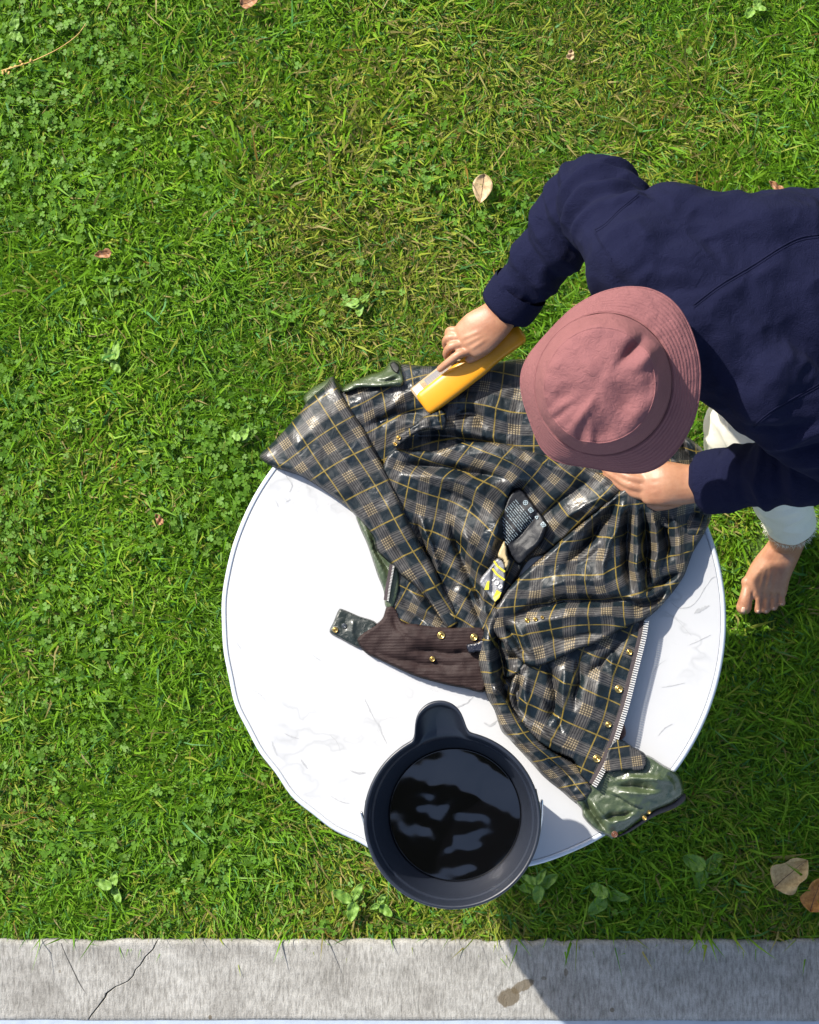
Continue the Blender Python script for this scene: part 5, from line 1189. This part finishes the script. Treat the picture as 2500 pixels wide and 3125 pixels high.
for i in range(900):
    t, w = random.random(), random.uniform(-1, 1); c = A2.lerp(B2, t)+sd2*(w*.022)-off*.45; c.z -= .006; dn = Vector((random.uniform(-.25, .25), random.uniform(-.25, .25), -1))*.02; ww = Vector((random.uniform(-1, 1), random.uniform(-1, 1), 0)).normalized()*.0006; o_ = len(bv); bv += [c-ww, c+ww, c+dn]; bf.append((o_, o_+1, o_+2))
bo = mesh('bristles', bv, bf, M['bristle'], brush, False); bo['kind'] = 'stuff'
def on_block(t0, t1, w0, w1, z, mt, name, par=None):
    q = []
    for t, w in ((t0, w0), (t1, w0), (t1, w1), (t0, w1)): q.append(A2.lerp(B2, t)+off.normalized()*w+Vector((0, 0, .0112+z)))
    return mesh(name, q+[a-Vector((0, 0, .0006)) for a in q], [(0, 1, 2, 3), (7, 6, 5, 4), (0, 4, 5, 1), (1, 5, 6, 2), (2, 6, 7, 3), (3, 7, 4, 0)], M[mt], par or brush, False)
stk = on_block(.03, .16, -.006, .013, .0006, 'sticker', 'sticker'); stk2 = on_block(.24, .62, -.006, .013, .0006, 'silver', 'sticker')
for i in range(9): on_block(.27+i*.038, .278+i*.038, -.003, .011, .0009, 'print_grey', 'printed_bar', stk2)
for i in range(3): on_block(.055+i*.035, .064+i*.035, -.003, .011, .0009, 'print_grey', 'printed_bar', stk)

# ------------------------------------------------------------------ fallen leaves, a seed stalk and broad-leaved weeds
def leaf(name, px, py, ln, wd, ang, mt, label, curl=.25, z=.03, tip=1.3, vein=True, wob=.0, cat='leaf', par=None, tilt=(0, 0), cutoff=None):
    c = P(px, py, z); k = HC/F; L, W = ln*k, wd*k; vs_, fs = [], []; nj, ni = 15, 9
    for j in range(nj):
        t = j/(nj-1); w = W*.5*(math.sin(math.pi*min(t**.85, 1))**.75)*(1-.22*(t-.4)*tip)
        for i in range(ni):
            s = (i-(ni-1)/2)/((ni-1)/2); x = (t-.5)*L; y = s*max(w, .0004)*(1+wob*math.sin(9*t+3*s*2))
            zz = curl*abs(s)**1.6*W*.5+curl*.35*(t-.5)**2*L+wob*.012*math.sin(14*t+2*s)+.0012*math.sin(22*t)*abs(s)+x*tilt[0]+y*tilt[1]
            a = ang; vs_.append((c[0]+x*math.cos(a)-y*math.sin(a), c[1]+x*math.sin(a)+y*math.cos(a), c[2]+zz))
    for j in range(nj-1):
        for i in range(ni-1): fs.append((j*ni+i, j*ni+i+1, (j+1)*ni+i+1, (j+1)*ni+i))
    if par is None:
        root = empty(name, (c[0], c[1], 0)); tag(root, label, cat); nm = 'blade'
    else: root = par; nm = 'leaf_blade'
    o = mesh(nm, vs_, fs, mt, root); md = o.modifiers.new('t', 'SOLIDIFY'); md.thickness = .0005
    if vein:
        mid_ = [Vector(vs_[j*ni+ni//2])+Vector((0, 0, .0004)) for j in range(nj)]; tube('midrib', mid_, [.0011*(1-.6*j/nj) for j in range(nj)], M['leaf_vein'] if par is None else mt, o, 6)
    return root
leaf('fallen_leaf', 1472, 577, 92, 62, R(262), M['leaf_tan'], 'flat tan oval leaf lying alone left of the navy sleeve', .25, .035)
leaf('fallen_leaf', 2412, 2665, 128, 100, R(40), M['leaf_beige'], 'broad beige leaf in the shaded grass at the lower right', .5, .045, wob=.2)
leaf('fallen_leaf', 2490, 2728, 110, 80, R(70), M['leaf_rust'], 'curled rust-orange leaf cut by the right edge near the concrete', .45, .04, wob=.2)
leaf('fallen_leaf', 762, 6, 60, 44, R(20), M['leaf_brown'], 'brown leaf at the top edge of the lawn', .4, .035, wob=.15)
leaf('fallen_leaf', 316, 776, 56, 30, R(190), M['leaf_brown'], 'small curled brown leaf left of the middle of the lawn', .5, .03, wob=.2)
leaf('fallen_leaf', 486, 1585, 40, 24, R(120), M['leaf_brown'], 'tiny brown leaf scrap in clover left of the table', .4, .03, wob=.2)
leaf('fallen_leaf', 1742, 168, 34, 24, R(80), M['leaf_tan'], 'tiny tan leaf scrap high up right of centre', .4, .03, wob=.2)
leaf('fallen_leaf', 2370, 572, 60, 26, R(140), M['leaf_brown'], 'small brown leaf just above the navy back', .4, .03, wob=.2)
sk = empty('seed_stalk', tuple(P(130, 160, 0))); tag(sk, 'dry yellow seed stalk lying in the grass at the upper left', 'stalk')
line = catmull([(262, 72), (235, 108), (180, 148), (110, 182), (60, 200), (5, 216)], 8, False)
tube('stem', [V(a, b, .045+.004*math.sin(i*.4)) for i, (a, b) in enumerate(line)], list(np.linspace(.0008, .0017, len(line))), M['stalk'], sk, 6)
for (x, y) in ((92, 188), (72, 199), (50, 205), (34, 208), (20, 214), (6, 222), (28, 220), (66, 190)):
    v, f = ball(V(x+random.uniform(-4, 4), y+random.uniform(-4, 4), .047), (.0042, .0026, .0024), Matrix.Rotation(random.uniform(0, 3), 3, 'Z')); mesh('seed_head', v, f, M['stalk'], sk)
weeds = [(345, 2705, 3, 52, 'round-leaved weed beside the concrete above the crack'), (1075, 2750, 4, 60, 'upright bright weed standing left of the bucket foot'), (1160, 2760, 3, 48, 'broad-leaved weed directly below the bucket on its left'), (1640, 2700, 5, 66, 'leafy weed in the table shadow right of the bucket'), (1850, 2740, 4, 64, 'dark broad-leaved weed in the shaded lawn near the concrete'), (2150, 2650, 4, 76, 'large shaded weed between the cuff and the fallen leaves'),
         (1100, 925, 4, 58, 'leafy weed in the lawn left of the raised hand'), (345, 1100, 4, 62, 'broad weed at the left of the lawn, level with the jacket'), (735, 1345, 3, 54, 'small weed left of the sleeve tip'), (45, 95, 3, 54, 'broad weed in the top left corner above the stalk'), (2300, 22, 3, 50, 'weed at the top edge near the upper right corner'), (215, 1290, 3, 50, 'small weed among clover at the left edge of the picture')]
for (x, y, nl, sz, lab) in weeds:
    c = P(x, y, 0); root = empty('weed', (c[0], c[1], 0)); tag(root, lab, 'weed', 'broad-leaved weeds in the lawn'); a = random.uniform(0, 6.28)
    for k in range(nl):
        a += random.uniform(.7, 2.6); l_ = sz*random.uniform(.6, 1.15); leaf('', x+math.cos(a)*l_*.5, y-math.sin(a)*l_*.5, l_, l_*random.uniform(.42, .7), a+random.uniform(-.3, .3), M['weed'], None, random.uniform(.15, .5), .018+random.uniform(0, .012), .6, True, .1, par=root, tilt=(random.uniform(-.35, .3), random.uniform(-.3, .3)))
